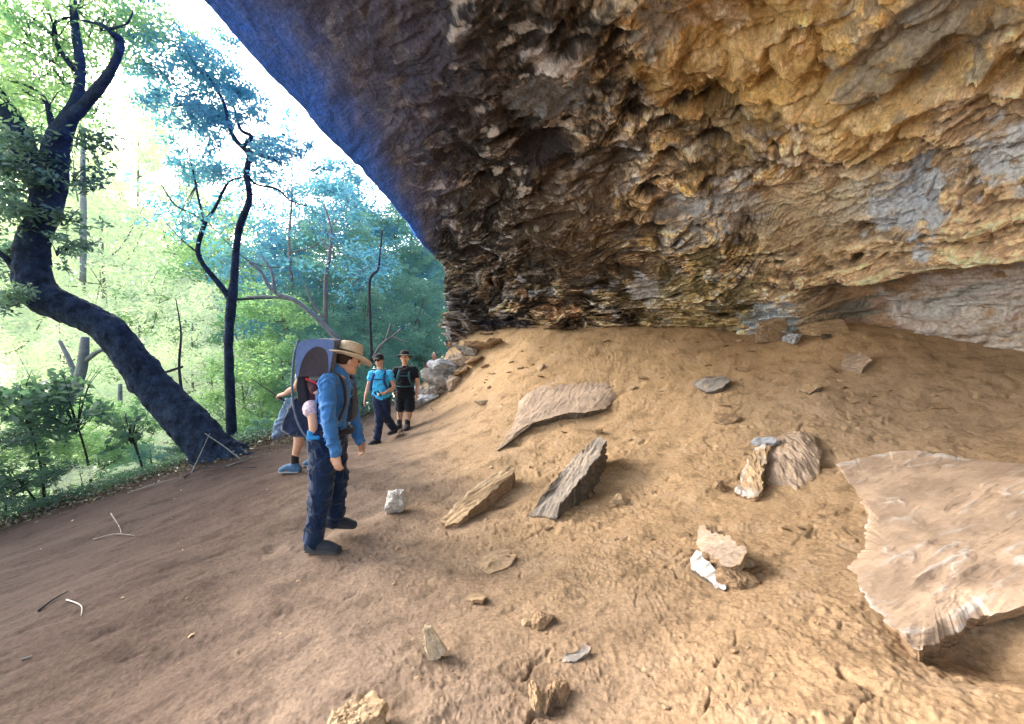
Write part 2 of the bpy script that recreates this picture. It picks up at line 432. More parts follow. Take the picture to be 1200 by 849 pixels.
WALL = {}
def build_wall():
    ns, ntt = 1150, 800
    # more stations where the photo looks
    su = np.concatenate([np.linspace(0, 1, 90)[:-1], np.linspace(1, 6.6, 920)[:-1], np.linspace(6.6, 9, 143)])
    tv = np.concatenate([np.linspace(0, 1, 700), np.linspace(1, 1.3, 100)[1:]])
    S, T = np.meshgrid(su, tv, indexing='ij'); s = S.ravel(); t = T.ravel()
    P = wall_surface(s, t); G3 = P.reshape(len(su), len(tv), 3)
    du = np.gradient(G3, axis=0); dv = np.gradient(G3, axis=1)
    nr = np.cross(du, dv); nr /= np.linalg.norm(nr, axis=-1, keepdims=True) + 1e-9
    nr = nr.reshape(-1, 3)
    cen = np.array([0, 4, 2.5]); flip = np.sign(((cen - P) * nr).sum(1).mean()); nr *= flip
    x, y, z = P.T
    brow = sst(.70, .93, t); smooth = 1 - .88 * brow         # smooth near the brow
    far = sst(1.0, 1.6, s)                                    # column corner
    PW = P; uu = x * .86 - y * .51 + z * .22; vv = x * .51 + y * .86
    P = np.c_[uu * .62, vv * 1.05, (z - .12 * x) * 1.0].astype(np.float32)
    warp = np.c_[fbm(P * .8, 3, 101), fbm(P * .8, 3, 102), fbm(P * .8, 3, 103)]
    Q = P + warp * .5
    big = fbm(P * .42, 3, 111); med = fbm(Q * 1.1, 4, 112, .55)
    # banded strata near the foot
    strat_w = sst(4.1 + .9 * sst(4.2, 5.2, s), 2.8 + .9 * sst(4.2, 5.2, s), z) * (1 - brow)
    zz = z * 4.6 + x * .35 + 1.3 * warp[:, 2] + .6 * fbm(P * np.array([.7, .7, 3]), 3, 120)
    fr = zz - np.floor(zz); kid = _rnd(np.floor(zz).astype(int), (s * .8 + warp[:, 0]).astype(int) * 0, 0 * zz.astype(int), 5)
    ledge = (fr ** 2.2) * (.25 + kid)                          # each bed juts at its top, undercut below
    # caverns and scallops
    w1, w2, wi = worley(Q * np.array([1.5, 1.5, 2.0]), 131)
    v1, v2, vi = worley((P + warp * .25) * np.array([3.6, 3.6, 6.0]), 141)
    cav = sst(.55, .1, w1) * (wi > .35)
    sc = (v2 - v1)
    rdg = ridged(Q * np.array([1.6, 1.6, 2.6]), 4, 150)
    fine = fbm(Q * np.array([6, 6, 14]), 4, 160, .6); fine2 = fbm(P * np.array([16, 16, 26]), 3, 170, .6)
    tread = sst(.4, 1.2, s)
    D = .34 * big + .26 * med
    up = (1 - strat_w)
    gold = sst(1.2, 3.6, x - .35 * (y - 6) + .8 * big)
    Lc = z * (1 - .3 * up) + up * (-.55 * vv + .14 * uu)
    def saw(v):
        f_ = v - np.floor(v); return f_ * sst(1.0, .93, f_), f_
    m1 = sst(-.25, .25, fbm(P * .8 + 3, 3, 171)); m2 = sst(-.3, .2, fbm(P * 1.7 + 8, 3, 172)); m3 = sst(-.3, .2, fbm(P * 3.1 + 5, 3, 173))
    s1, f1 = saw(Lc * 1.9 + 1.5 * warp[:, 0] + .5 * fbm(Q * 1.8, 3, 174)); s2, f2 = saw(Lc * 5.2 + 2.4 * warp[:, 1] + .9 * fbm(Q * 3.0, 3, 175)); s3, f3 = saw(Lc * 13 + 3 * warp[:, 2] + 1.3 * fbm(Q * 5., 3, 176))
    D += strat_w * (.20 * ledge - .1)
    low = .25 + .75 * strat_w; D += (.15 * s1 * m1 * low + .09 * s2 * m2 * low + .035 * s3 * m3 * low)
    D -= up * .34 * cav * (.5 + gold)
    # swelling pillows parted by deep seams
    g1, g2, gi = worley((Q + .22 * warp) * np.array([1.9, 1.9, 2.6]) + 4, 177); seam = sst(.16, .0, g2 - g1)
    D += up * (.17 * (.6 - np.minimum(g1, 1) ** 2) - .08 * seam) * (.35 + .65 * gold)
    D += up * .05 * rdg * (.5 + .6 * gold)
    D += .085 * np.minimum(sc, .5) * (.5 + .5 * up)
    D += .045 * fine + .014 * fine2
    b1, b2, bi = worley(Q * np.array([2.0, 2.0, 3.4]) + 9, 181)
    D += (.10 + .10 * strat_w) * (bi - .5) * sst(.02, .08, b2 - b1)
    b1, b2, bi2 = worley((Q + .12 * np.c_[fine, fine2, fine]) * np.array([5.2, 5.2, 10.]) + 3, 183)
    D += (.03 + .05 * strat_w) * (bi2 - .5) * sst(.01, .08, b2 - b1) - .015 * sst(.10, .0, b2 - b1)
    h1, h2, hi = worley(Q * np.array([2.9, 2.9, 5.0]) + 31, 187); hole = sst(.30, .16, h1) * (hi > .62) * (1 - brow)
    D -= .22 * hole * (.3 + .7 * strat_w)
    # folded sheets that sweep obliquely over the roof
    sw = ridged(np.c_[uu * .9 + .8 * z + .8 * warp[:, 0], vv * 1.0 + .6 * warp[:, 1], z * 2.6 - uu * .9 + 1.1 * warp[:, 2]], 4, 188)
    D += up * .13 * (sw - .4)
    D *= smooth * (1 - .75 * (1 - tread))
    # long oblique flutes on the smooth brow
    fl = fbm(np.c_[x * 1.2 + z * .6, y * .5, z * 2.5 - x * 1.0] * 1.6, 4, 190)
    D += brow * .035 * fl * sst(1.1, .97, t) + brow * .05 * fbm(P * .5, 2, 191)
    # undercut below the long ledge on the right
    uc = sst(4.75, 5.3, s) * sst(2.98 , 2.84, z + .05 * warp[:, 2]) * sst(1.1, 1.9, z)
    D *= 1 - .55 * uc
    D -= .42 * uc
    pass
    lip = sst(4.6, 5.2, s) * np.exp(-((z - 3.05) / .12) ** 2)
    D += .22 * lip
    lip2 = sst(4.9, 5.5, s) * np.exp(-((z - 3.45) / .10) ** 2); D += .14 * lip2
    # hanging dark block and hollow over it
    V = PW + nr * D[:, None]
    WALL['V'] = V; WALL['s'] = s; WALL['t'] = t
    # ---- colouring of the stone, painted shade and glare included
    tan = np.array([.58, .41, .24]); goldc = np.array([.68, .43, .15]); cream = np.array([.80, .68, .50]); dk = np.array([.035, .028, .026])
    rust = np.array([.26, .115, .05]); grey = np.array([.36, .37, .40]); bluegrey = np.array([.38, .46, .58]); brn = np.array([.22, .145, .09])
    olive = np.array([.46, .39, .20])
    n1 = fbm(Q * .9, 4, 201); n2 = fbm(Q * np.array([2.6, 2.6, 5]), 4, 202, .6); n3 = fbm(P * np.array([7, 7, 15]), 4, 203, .6); n4 = fbm(Q * np.array([1.6, 1.6, 2.4]), 4, 204)
    hgt = (D - (.34 * big))                     # local relief
    right = sst(-.6, 3.4, x - .30 * (y - 6) + .7 * n1)
    c = lerp(brn, tan, sst(-.35, .45, n2 + .5 * n1 + .8 * (right - .5)))
    c = lerp(c, goldc, np.maximum(right, .6 * sst(-.8, 1, x)) * (.35 + .65 * up) * sst(-.25, .12, n4) * .75)
    c = lerp(c, olive, strat_w * sst(-.1, .4, n4) * .45)
    c = lerp(c, cream, sst(.22, .36, n3 + .35 * n2) * (.40 + .50 * right) * (1 - .7 * brow))
    c = lerp(c, rust, sst(.1, .5, -n4 + .4 * n2) * .55)
    c = lerp(c, dk, sst(.20, .34, -n2 + .35 * n4 + .30 * (1 - right)) * (.85 - .2 * right))
    c = lerp(c, grey, sst(.26, .36, n1 * .35 + .9 * fbm(Q * 2.3, 4, 205)) * .7)
    c = lerp(c, np.array([.10, .08, .06]), sst(.16, .26, fbm(Q * 1.5 + 40, 5, 206, .6)) * .75); c = lerp(c, cream * .95, sst(.24, .34, fbm(Q * np.array([1.5, 1.5, 3.2]) + 60, 5, 207, .6)) * .75 * right); c = lerp(c, np.array([.50, .53, .60]), sst(.34, .42, fbm(Q * 3. + 80, 4, 208)) * .6)
    c = lerp(c, dk * 1.6, sst(.0, -.22, hgt) * .45)  # shade painted into recesses by relief depth
    c = lerp(c, cream, sst(.72, .90, f1) * m1 * sst(-.1, .3, n3 + n2) * .5 * (1 - brow)); c = lerp(c, cream * .9, sst(.70, .9, f2) * m2 * sst(.0, .3, n2 + .3) * .45 * (1 - brow))
    c = lerp(c, dk * 1.3, np.clip(sst(.16, .02, f1) * m1 * .8 + sst(.18, .03, f2) * m2 * .55, 0, 1) * (1 - brow)); c = lerp(c, dk * 1.5, np.clip(seam * up * .55 + hole * .9, 0, 1) * (1 - brow))  # shade painted into bed recesses, seams and holes
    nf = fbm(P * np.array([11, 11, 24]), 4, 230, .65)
    c = lerp(c, c * .25, sst(.14, .36, nf) * .75); c = lerp(c, np.minimum(c * 1.7 + .03, .85), sst(.16, .38, -nf) * .65); c = lerp(c, dk * 1.2, up * sst(.25, .6, cav) * (1 - brow) * .55)  # noise contrast, then shade painted into the hollows
    c = c * (1 + .5 * (bi2 - .5))[:, None]
    # bedding lines
    c = lerp(c, dk * 1.8, strat_w * sst(.16, .02, fr) * .6)
    rb = sst(4.3, 5.2, s + .4 * n1) * sst(5.2, 4.3, z + .5 * n1) * (1 - brow)
    c = lerp(c, lerp(np.array([.40, .29, .20]), np.array([.66, .50, .33]), sst(-.3, .4, n3 + .6 * (fr - .5))), rb * sst(-.5, .0, n2 + .3) * .85)
    # dark far part of the shelter, its shade painted into the colour
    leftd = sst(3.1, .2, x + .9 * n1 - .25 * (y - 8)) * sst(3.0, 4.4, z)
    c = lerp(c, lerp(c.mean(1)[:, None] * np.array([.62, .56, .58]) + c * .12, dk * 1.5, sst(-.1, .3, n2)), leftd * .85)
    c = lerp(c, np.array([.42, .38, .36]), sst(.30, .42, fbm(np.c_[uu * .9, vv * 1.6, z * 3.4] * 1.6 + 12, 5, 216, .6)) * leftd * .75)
    c = c * (1 + .55 * np.clip(hgt, -.22, .25) / .22 * .7)[:, None]  # relief shading painted in: hollows darker, bulges lighter
    lum = c.mean(1); c = c * (np.clip(lum / .26, .05, 3) ** .42)[:, None]
    # smooth brow, blue lens glare painted into the rock colour
    glare_w = sst(.72, .97, t + .05 * n1 + .03 * n2) * sst(7.2, 5.2, s)
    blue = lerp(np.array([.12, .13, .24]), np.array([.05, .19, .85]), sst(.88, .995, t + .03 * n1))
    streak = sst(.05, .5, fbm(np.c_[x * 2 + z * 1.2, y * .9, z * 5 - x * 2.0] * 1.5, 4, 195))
    c = lerp(c, lerp(blue, np.array([.26, .25, .30]), streak * .7 * sst(1.02, .80, t)), glare_w * .93)
    pale_col = sst(1.6, 1.1, s) * sst(3.6, 3.2, z)
    c = lerp(c, np.array([.34, .34, .40]), pale_col * sst(-.1, .35, n3 + n2) * .7)
    ex = sst(1.25, 1.5, s) * sst(2.2, 1.7, s) * sst(2.9, 2.5, z); c = lerp(c, np.array([.03, .03, .05]), ex * .8)
    # smooth painted-looking wall under the ledge: grey and violet-brown stains
    sm = uc
    und = lerp(np.array([.40, .27, .17]), np.array([.17, .18, .17]), sst(-.1, .2, fbm(P * np.array([1.3, 1.3, 3]), 3, 210)))
    und = lerp(und, np.array([.42, .28, .24]), sst(.0, .35, fbm(P * np.array([1.1, 1.1, 3]) + 7, 3, 211)) * .7)
    und = lerp(und, np.array([.6, .58, .62]), sst(.25, .45, fbm(P * np.array([2.3, 2.3, 5]) + 2, 3, 212)) * sst(2.1, 1.6, z))
    c = lerp(c, und, sm * .85)
    # mineral patches at the places the photo shows them
    def patch(px, py, rpx, colr, amt=.9, sd=0, thr=.0):
        dr = PX(px, py, 1.) - np.array([0, 0, CAMZ]); dr /= np.linalg.norm(dr)
        o3 = V - np.array([0, 0, CAMZ]); al = o3 @ dr; off = np.linalg.norm(o3 - al[:, None] * dr, axis=1)
        k = np.argmin(np.where((al > 1) & (t < 1), off / np.maximum(al, .1), 9))
        cc = V[k]; rad = rpx / F * al[k] * (1.0 if abs(px - CX) < 300 else 1.15)
        dd = np.linalg.norm((V - cc), axis=1) / rad + .75 * fbm(V * 2.2 / max(rad, .3), 4, 300 + sd)
        w = sst(1.05, .75, dd) * sst(thr - .5, thr + .1, n3 + .3)
        nonlocal c
        c = lerp(c, np.array(colr), w * amt)
        return w, k
    patch(1058, 228, 34, (.66, .73, .86), .95, 1)
    patch(850, 245, 40, (.46, .48, .52), .75, 2, .15); patch(800, 250, 30, (.40, .42, .46), .6, 3, .15)
    patch(640, 100, 42, (.22, .23, .26), .9, 4, -.4); patch(1188, 178, 24, (.74, .80, .90), .9, 5)
    patch(905, 385, 26, (.62, .70, .80), .85, 6, -.1); patch(985, 250, 18, (.42, .50, .60), .6, 7, .1)
    patch(1090, 25, 35, (.45, .48, .52), .8, 8); patch(940, 255, 45, (.66, .54, .38), .6, 9, -.2)
    patch(1000, 90, 80, (.66, .46, .20), .65, 10, -.3); patch(870, 60, 90, (.50, .30, .10), .6, 11, -.4)
    patch(1060, 75, 45, (.22, .22, .21), .7, 12, .1); patch(635, 185, 34, (.025, .02, .025), .95, 13, -.6)
    patch(850, 165, 50, (.05, .03, .015), .6, 14, -.2); patch(755, 340, 18, (.70, .68, .72), .8, 15, -.4)
    patch(1005, 225, 26, (.74, .66, .50), .6, 16, 0.); patch(540, 330, 26, (.45, .44, .52), .6, 17, 0.)
    patch(1130, 390, 50, (.68, .68, .72), .6, 18, .25); patch(700, 270, 90, (.12, .08, .05), .5, 19, -.2)
    patch(770, 30, 26, (.42, .42, .42), .7, 20, 0.); patch(820, 375, 70, (.30, .25, .12), .5, 21, -.1)
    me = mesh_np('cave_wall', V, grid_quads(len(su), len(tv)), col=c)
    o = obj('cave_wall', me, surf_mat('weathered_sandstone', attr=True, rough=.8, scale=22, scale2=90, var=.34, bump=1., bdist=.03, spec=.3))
    tag(o, 'huge overhanging ochre and grey sandstone cave wall curving into a dark brow painted with blue glare', 'cave wall', kind='structure')
build_wall()

# ------------------------------------------------------------------ rocks
PAL = {
 'tan': (.39,.28,.18), 'pale': (.42,.315,.245), 'pink': (.40,.31,.25), 'grey': (.27,.25,.24), 'slate': (.31,.27,.24), 'dark': (.13,.105,.085),
 'white': (.55,.53,.53), 'brown': (.28,.19,.12), 'cream': (.48,.39,.28), 'bluegrey': (.38,.41,.47), 'sand': (.38,.275,.18)}
M_ROCK = surf_mat('bedded_stone', attr=True, rough=.85, scale=30, scale2=140, var=.18, bump=.6, bdist=.006, spec=.2)
M_WET = surf_mat('dusty_slab_stone', attr=True, rough=.6, scale=26, scale2=120, var=.12, bump=.5, bdist=.006, spec=.35)

def rock_mesh(size, seed, flat=0., nplanes=14, sub=4, col='tan', edge='cream', box=False):
    """angular broken stone: a faceted hull roughened by noise and bedding"""
    import bmesh
    bm = bmesh.new(); bmesh.ops.create_icosphere(bm, subdivisions=sub, radius=1)
    v = np.array([w.co[:] for w in bm.verts], np.float32)
    f = np.array([[w.index for w in q.verts] for q in bm.faces], np.int32); bm.free()
    r = np.random.default_rng(seed)
    pn_ = r.normal(size=(nplanes, 3)); pn_ /= np.linalg.norm(pn_, axis=1, keepdims=True)
    pd = r.uniform(.55, 1.0, nplanes)
    pn_ = np.vstack([pn_, [[0, 0, 1], [0, 0, -1]]]); pd = np.r_[pd, .75, .8]
    if box:
        pn_ = np.array([[1,0,0],[-1,0,0],[0,1,0],[0,-1,0],[0,0,1],[0,0,-1],[.7,.3,.7],[-.7,-.6,.5]], float) + r.normal(0, .26, (8, 3)); pn_ /= np.linalg.norm(pn_, axis=1, keepdims=True); pd = np.array([.9,.85,.8,.8,.7,.8,1.1,1.15])
    q = pd[None] / np.maximum(v @ pn_.T, 1e-3)
    rad = np.minimum(q.min(1), 1.5)
    p = v * rad[:, None]
    off = np.array([seed * 3.1 % 50, seed * 1.7 % 50, 0])
    p += v * (.16 * fbm(p * 1.6 + off, 3, 5) + .09 * fbm(p * 5 + off, 3, 6) + .03 * fbm(p * 14 + off, 2, 7))[:, None]
    lay = p[:, 2] * 6 + .8 * fbm(p * 1.2 + off, 2, 8); fr = lay - np.floor(lay)
    side = 1 - np.abs(v[:, 2])
    p[:, :2] *= (1 - (.07 * side * (fr ** 2)))[:, None]
    n1 = fbm(p * 3 + off, 4, 9)
    c = lerp(np.array(PAL[col]) * .75, np.array(PAL[col]) * 1.12, sst(-.4, .4, n1))
    c = lerp(c, np.array(PAL[edge]), sst(.15, .45, fbm(p * 4 + off + 9, 3, 10)) * .6)
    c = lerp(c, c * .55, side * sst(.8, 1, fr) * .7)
    p *= np.array(size) * .5
    return mesh_np('rock', p, tris=f, col=c, smooth=False)

def put_rock(name, px, py, wpx, hpx, dpx, label, cat='rock', group=None, seed=1, col='tan', edge='cream', rot=0., tilt=(0, 0), sink=.35, sub=4, npl=14, mat=None, box=False):
    """a stone at a photo pixel of its foot; sizes in photo pixels at that distance"""
    p = hit(px, py, 0, True); k = p[1] / F
    sz = (wpx * k, dpx * k, hpx * k)
    o = obj(name, rock_mesh(sz, seed, col=col, edge=edge, sub=sub, nplanes=npl, box=box), mat or M_ROCK)
    o.location = (p[0], p[1], float(ground_z(p[0], p[1])) + sz[2] * (.5 - sink))
    o.rotation_euler = (R(tilt[0]), R(tilt[1]), R(rot))
    return tag(o, label, cat, group)

def slab(name, pts, thick, label, cat='rock slab', group=None, seed=3, col='pale', edge='white', side=None, layers=3, step=.015,
         rough=.012, nr=70, na=420, jag=.02, curl=0, under=.25, flow=(1, 0), mat=None, dome=0, edgew=.10, ridge=0, ctr=None):
    """a broken stone sheet: outline points (px, py, height over the floor) as it lies in the place"""
    C = np.array([hit(a, b, h, True) for a, b, h in pts]); cen = C.mean(0) if ctr is None else hit(*ctr, True)
    n = len(C); Q = np.vstack([C, C[:1]])
    u = np.linspace(0, n, na, endpoint=False); i = u.astype(int); t = (u - i)[:, None]
    ring = Q[i] * (1 - t) + Q[i + 1] * t
    off = np.array([seed * 5.3, seed * 2.9, 0])
    jn = np.c_[fbm(ring * 9 + off, 4, 11), fbm(ring * 9 + off + 40, 4, 12), 0 * u] * jag
    ring = ring + jn
    kz = np.exp(-((np.arange(na) - na // 2) / (na * .03)) ** 2); kz /= kz.sum()
    ring[:, 2] = .25 * ring[:, 2] + .75 * np.real(np.fft.ifft(np.fft.fft(ring[:, 2]) * np.fft.fft(np.fft.ifftshift(kz))))
    # least squares plane as base of the top face
    A = np.c_[C[:, :2] - cen[:2], np.ones(n)]; co = np.linalg.lstsq(A, C[:, 2], rcond=None)[0]
    rr = np.concatenate([np.linspace(0, 1, nr) ** .8])
    V = []; Rr = []
    for r_ in rr:
        V.append(cen + (ring - cen) * r_); Rr.append(np.full(na, r_))
    top = np.concatenate(V); Rr = np.concatenate(Rr)
    plane = (top[:, :2] - cen[:2]) @ co[:2] + co[2]
    top[:, 2] = lerp(plane, top[:, 2], Rr ** 5)
    x, y = top[:, 0], top[:, 1]; ca, sa = flow[0], flow[1]
    a = x * ca + y * sa; b = -x * sa + y * ca
    q = np.c_[a * 1.2, b * 4.5, 0 * a] + off
    relief = fbm(q * .9, 4, 21) + .35 * fbm(np.c_[x, y, 0 * x] * 2 + off, 3, 22)
    ld = relief * layers; st = np.floor(ld); fr = ld - st
    terr = st + sst(.0, .22, fr)
    if ridge:
        rg_ = ridged(np.c_[a * 1.6 + .5 * fbm(np.c_[x, y, 0 * x] * 2.5, 3, 27), b * 5.5, 0 * a] + off, 4, 26); rmask = sst(-.25, .35, fbm(np.c_[x, y, 0 * x] * 1.9 + 3, 3, 28))
        terr = ridge / step * (rg_ - .5) * rmask * 1.6 + .8 * fbm(np.c_[x, y, 0 * x] * 1.4 + off, 3, 29) * ridge / step * 2
    top[:, 2] += terr * step * (1 - .0 * Rr) + rough * fbm(np.c_[a * 6, b * 16, 0 * a] + off, 4, 25) * 1.5
    top[:, 2] += dome * (1 - Rr ** 2)
    top[:, 2] += curl * Rr ** 6
    # side wall, bedded, drawn in under the rim
    rim = top[-na:]; ms = 22
    Sv = []; So = []
    out = rim - cen; out[:, 2] = 0; out /= np.linalg.norm(out, axis=1, keepdims=True) + 1e-9
    for j in range(1, ms + 1):
        k = j / ms
        lz = k * thick * 26 + fbm(rim * 2.5 + off, 2, 31); fl = lz - np.floor(lz)
        w = rim.copy(); w[:, 2] -= k * thick
        w += out * (-(under * thick) * k ** 1.2 - .10 * thick * fl ** 2 + .16 * thick * fbm(np.c_[rim[:, 0] * 8, rim[:, 1] * 8, np.full(na, k * thick * 22)] + off, 3, 32))[:, None]
        Sv.append(w); So.append(fl)
    V = np.vstack([top] + Sv)
    nrow = nr + ms
    idx = np.arange(nrow * na).reshape(nrow, na); idn = np.roll(idx, -1, 1)
    quads = np.stack([idx[:-1], idx[1:], idn[1:], idn[:-1]], -1).reshape(-1, 4)
    # colours
    base = np.array(PAL[col]); ed = np.array(PAL[edge]); sc = np.array(PAL[side or col]) * (.9 if side else .6)  # side walls darker than the top, shade put into their colour
    n1 = fbm(np.c_[x, y, 0 * x] * 3 + off, 4, 41)
    c = lerp(base * .78, base * 1.1, sst(-.45, .4, n1))
    rimw = sst(.0, .16, fr) * sst(.34, .16, fr)
    c = lerp(c, ed, np.clip(rimw * .75 * sst(-.1, .3, fbm(q * 1.5 + 5, 3, 43)), 0, 1))
    if ridge: c = lerp(lerp(base * .82, base * 1.12, sst(-.45, .4, n1)), ed, sst(.62, .85, rg_) * rmask * .7); c = lerp(c, c * .72, sst(.25, .05, rg_) * rmask * .6)
    c = lerp(c, ed, sst(1 - edgew, 1 - edgew * .2, Rr) * sst(-.25, .25, fbm(np.c_[x, y, 0 * x] * 2.3 + off, 3, 45)) * .85)
    c = lerp(c, np.array(PAL['sand']), sst(.25, .6, n1 - .2 * Rr) * .45)
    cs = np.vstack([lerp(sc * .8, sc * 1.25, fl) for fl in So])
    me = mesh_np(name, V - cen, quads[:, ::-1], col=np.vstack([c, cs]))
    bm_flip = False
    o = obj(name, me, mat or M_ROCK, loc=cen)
    return tag(o, label, cat, group)

def build_rocks():
    slab('stone_slab', [(979, 545, 0.025), (1038, 527, 0.075), (1075, 526, 0.08), (1140, 540, 0.11), (1200, 543, 0.13), (1300, 560, 0.17), (1330, 640, 0.23), (1290, 700, 0.155), (1200, 712, 0.136), (1158, 724, 0.118), (1112, 748, 0.093), (1072, 760, 0.068), (1048, 738, 0.034), (1010, 700, -0.009), (985, 667, -0.028), (1012, 640, 0.0), (1018, 605, 0.02), (1003, 572, 0.005)], .10,
         'largest pale pinkish sandstone slab with flaky white edges at right foreground', seed=4, ctr=(1085, 655, .10), ridge=.016, step=.011, nr=230, na=1500, jag=.035, under=.7,
         col='pale', edge='white', side='brown', flow=(.96, .28), mat=M_WET, rough=.006, edgew=.07)
    slab('stone_slab', [(621,604,.02),(641,573,.17),(665,545,.22),(690,521,.27),(703,511,.30),(710,516,.32),(700,538,.28),(676,566,.22),(657,590,.13),(653,606,.03)], .42,
         'long grey plank-like slab on edge with a deep shadowed right side', seed=8, layers=2, step=.006, nr=60, na=500, jag=.02, under=-.02, col='slate', edge='pink', side='dark', flow=(.5, .86), edgew=.1)
    slab('stone_slab', [(516,610,.03),(530,594,.08),(556,572,.13),(580,556,.15),(600,546,.16),(604,552,.16),(590,566,.14),(570,584,.12),(552,598,.08),(538,612,.05),(524,616,.03)], .2,
         'narrow tan slab like a split log lying left of the grey plank-like slab', seed=9, layers=2, step=.008, nr=50, na=400, jag=.03, under=.05, col='tan', edge='cream', side='brown', flow=(.7, .7), edgew=.2)
    slab('stone_slab', [(583,529,.01),(590,515,.04),(603,495,.045),(608,472,.012),(625,454,-.02),(655,440,-.03),(690,433,-.04),(718,442,-.04),(724,464,-.02),(710,480,.035),(684,484,.10),(664,484,.12),(645,490,.11),(624,495,.09),(604,508,.07),(592,522,.03)], .14,
         'half-buried pinkish slab sloping up to a curved dark broken lip', seed=12, layers=2, step=.006, nr=90, na=600, jag=.03, under=.5, col='pink', edge='sand', side='dark', flow=(.4, .9), rough=.004, edgew=.12)
    slab('stone_slab', [(811,450,.02),(826,442,.08),(846,441,.09),(857,446,.08),(848,455,.07),(826,461,.02)], .12, 'small dark flat stone poking from the sand below the wall, near the upper middle of the slope', seed=15, nr=30, na=160, col='grey', edge='dark', side='dark')
    slab('stone_slab', [(833,493,.01),(845,486,.05),(862,486,.05),(867,491,.04),(850,499,.02)], .06, 'thin brown flat stone lying downslope of the small dark flat stone', seed=16, nr=30, na=160, col='brown', edge='tan')
    slab('stone_slab', [(936,457,.02),(944,451,.05),(958,450,.06),(962,455,.05),(948,461,.03)], .06, 'little tan stone flake tipped over its own dark shadow under the cave wall', seed=17, nr=30, na=160, col='tan', edge='cream', side='dark')
    slab('stone_slab', [(861,580,.02),(868,560,.06),(876,538,.09),(886,524,.11),(897,520,.12),(899,534,.12),(893,555,.10),(895,572,.08),(884,584,.04)], .16, 'narrow upright flake of white-edged layered rock beside the low domed rock', seed=20, layers=4, step=.01, nr=50, na=360, jag=.03,
         col='tan', edge='white', side='brown', flow=(.35, .93), edgew=.35)
    slab('stone_slab', [(879,518,.12),(886,514,.13),(904,514,.13),(914,517,.13),(908,521,.12),(888,522,.12)], .03, 'thin violet-white stone sliver resting on top of the narrow upright flake', seed=21, nr=20, na=160, col='bluegrey', edge='white', jag=.008)
    slab('domed_rock', [(898,570,-.01),(896,540,.04),(905,516,.05),(930,505,.05),(950,508,.06),(962,530,.05),(960,555,.01),(935,578,-.02)], .2, 'low domed pinkish rock half buried behind the narrow upright flake', 'rock', seed=22, nr=80, na=420, dome=.07, col='pink', edge='tan', layers=3, step=.006, flow=(.3, .95), rough=.012)
    slab('stone_slab', [(815,640,.03),(820,617,.10),(838,622,.13),(858,634,.14),(876,650,.13),(872,664,.10),(855,668,.09),(836,660,.07)], .15, 'ridged flaky tan slab on top of the broken stone heap at centre right', seed=25, layers=7, step=.012, nr=70, na=420, jag=.035, col='pink', edge='tan', side='brown', flow=(.75, -.66), rough=.02, group='broken stone heap')
    slab('stone_slab', [(808,655,.03),(813,647,.07),(822,650,.07),(836,664,.06),(852,680,.04),(850,688,.03),(832,679,.03),(812,668,.02)], .06, 'bluish white stone splinter at the foot of the broken stone heap', seed=26, nr=40, na=260, jag=.02, col='white', edge='white', side='dark', edgew=.3, group='broken stone heap')
    put_rock('broken_stone', 864, 686, 30, 26, 34, 'squarish brown chunk on the right of the broken stone heap', group='broken stone heap', seed=33, box=True, col='brown', edge='tan', rot=20, sub=5)
    put_rock('broken_stone', 846, 672, 26, 18, 22, 'dark middle chunk wedged in the broken stone heap', group='broken stone heap', seed=34, col='dark', edge='tan', rot=-30)
    put_rock('broken_stone', 876, 664, 16, 18, 18, 'small tan chunk at the upper right of the broken stone heap', group='broken stone heap', seed=35, col='tan', rot=70)
    put_rock('broken_stone', 832, 626, 16, 16, 14, 'small pointed stone standing at the top of the broken stone heap', group='broken stone heap', seed=36, col='brown', rot=10)
    put_rock('white_rock', 466, 600, 26, 31, 24, 'angular white rock on the sand between the hiker and the split-log slab', seed=41, col='white', edge='white', rot=15, sink=.15, sub=5, npl=9)
    put_rock('dark_rock', 461, 580, 15, 9, 12, 'small dark stone touching the back of the angular white rock', seed=42, col='dark', edge='brown')
    put_rock('upright_rock', 507, 768, 22, 46, 16, 'upright cream and white stone wedge leaning left in the centre foreground', seed=44, col='cream', edge='white', tilt=(0, -24), rot=10, sink=.12, sub=5, npl=10)
    put_rock('stone_chunk', 409, 866, 60, 58, 55, 'pale tan rock corner jutting up at the bottom edge of the photo', seed=46, col='tan', edge='cream', rot=30, sink=.35, sub=5, npl=8)
    for k, (a, b, w, h, cc, lb) in enumerate([(626,828,15,38,'tan','left, tallest fin of the three upright sandy stone fins'), (640,830,12,32,'brown','thin middle fin of the three upright sandy stone fins'), (654,818,18,26,'brown','right, lowest fin of the three upright sandy stone fins')]):
        put_rock('stone_fin', a, b, w, h, 26, lb, group='upright sandy stone fins', seed=50 + k, col=cc, edge='sand', tilt=(8, -6 + 9 * k), rot=8 - 10 * k, sink=.2, sub=5, npl=10)
    slab('flat_stone', [(547,702,.01),(552,695,.02),(564,694,.02),(571,700,.02),(566,709,.01),(553,709,.01)], .03, 'rounded flat disc of stone right of the foreground stone wedge', 'rock', seed=55, nr=24, na=160, col='sand', edge='tan', side='brown')
    put_rock('stone_chunk', 637, 730, 22, 20, 18, 'brown cube-like chunk behind the grey shard in the foreground', seed=56, col='brown', edge='tan', rot=35, npl=7)
    put_rock('stone_chunk', 619, 731, 16, 10, 14, 'small low chip left of the brown cube-like chunk', seed=57, col='tan', rot=5)
    slab('stone_shard', [(657,774,.005),(664,766,.02),(686,757,.025),(693,760,.02),(688,768,.015),(664,778,.005)], .03, 'slim grey shard lying flat behind the upright stone fins', 'rock', seed=58, nr=24, na=160, col='grey', edge='pink')
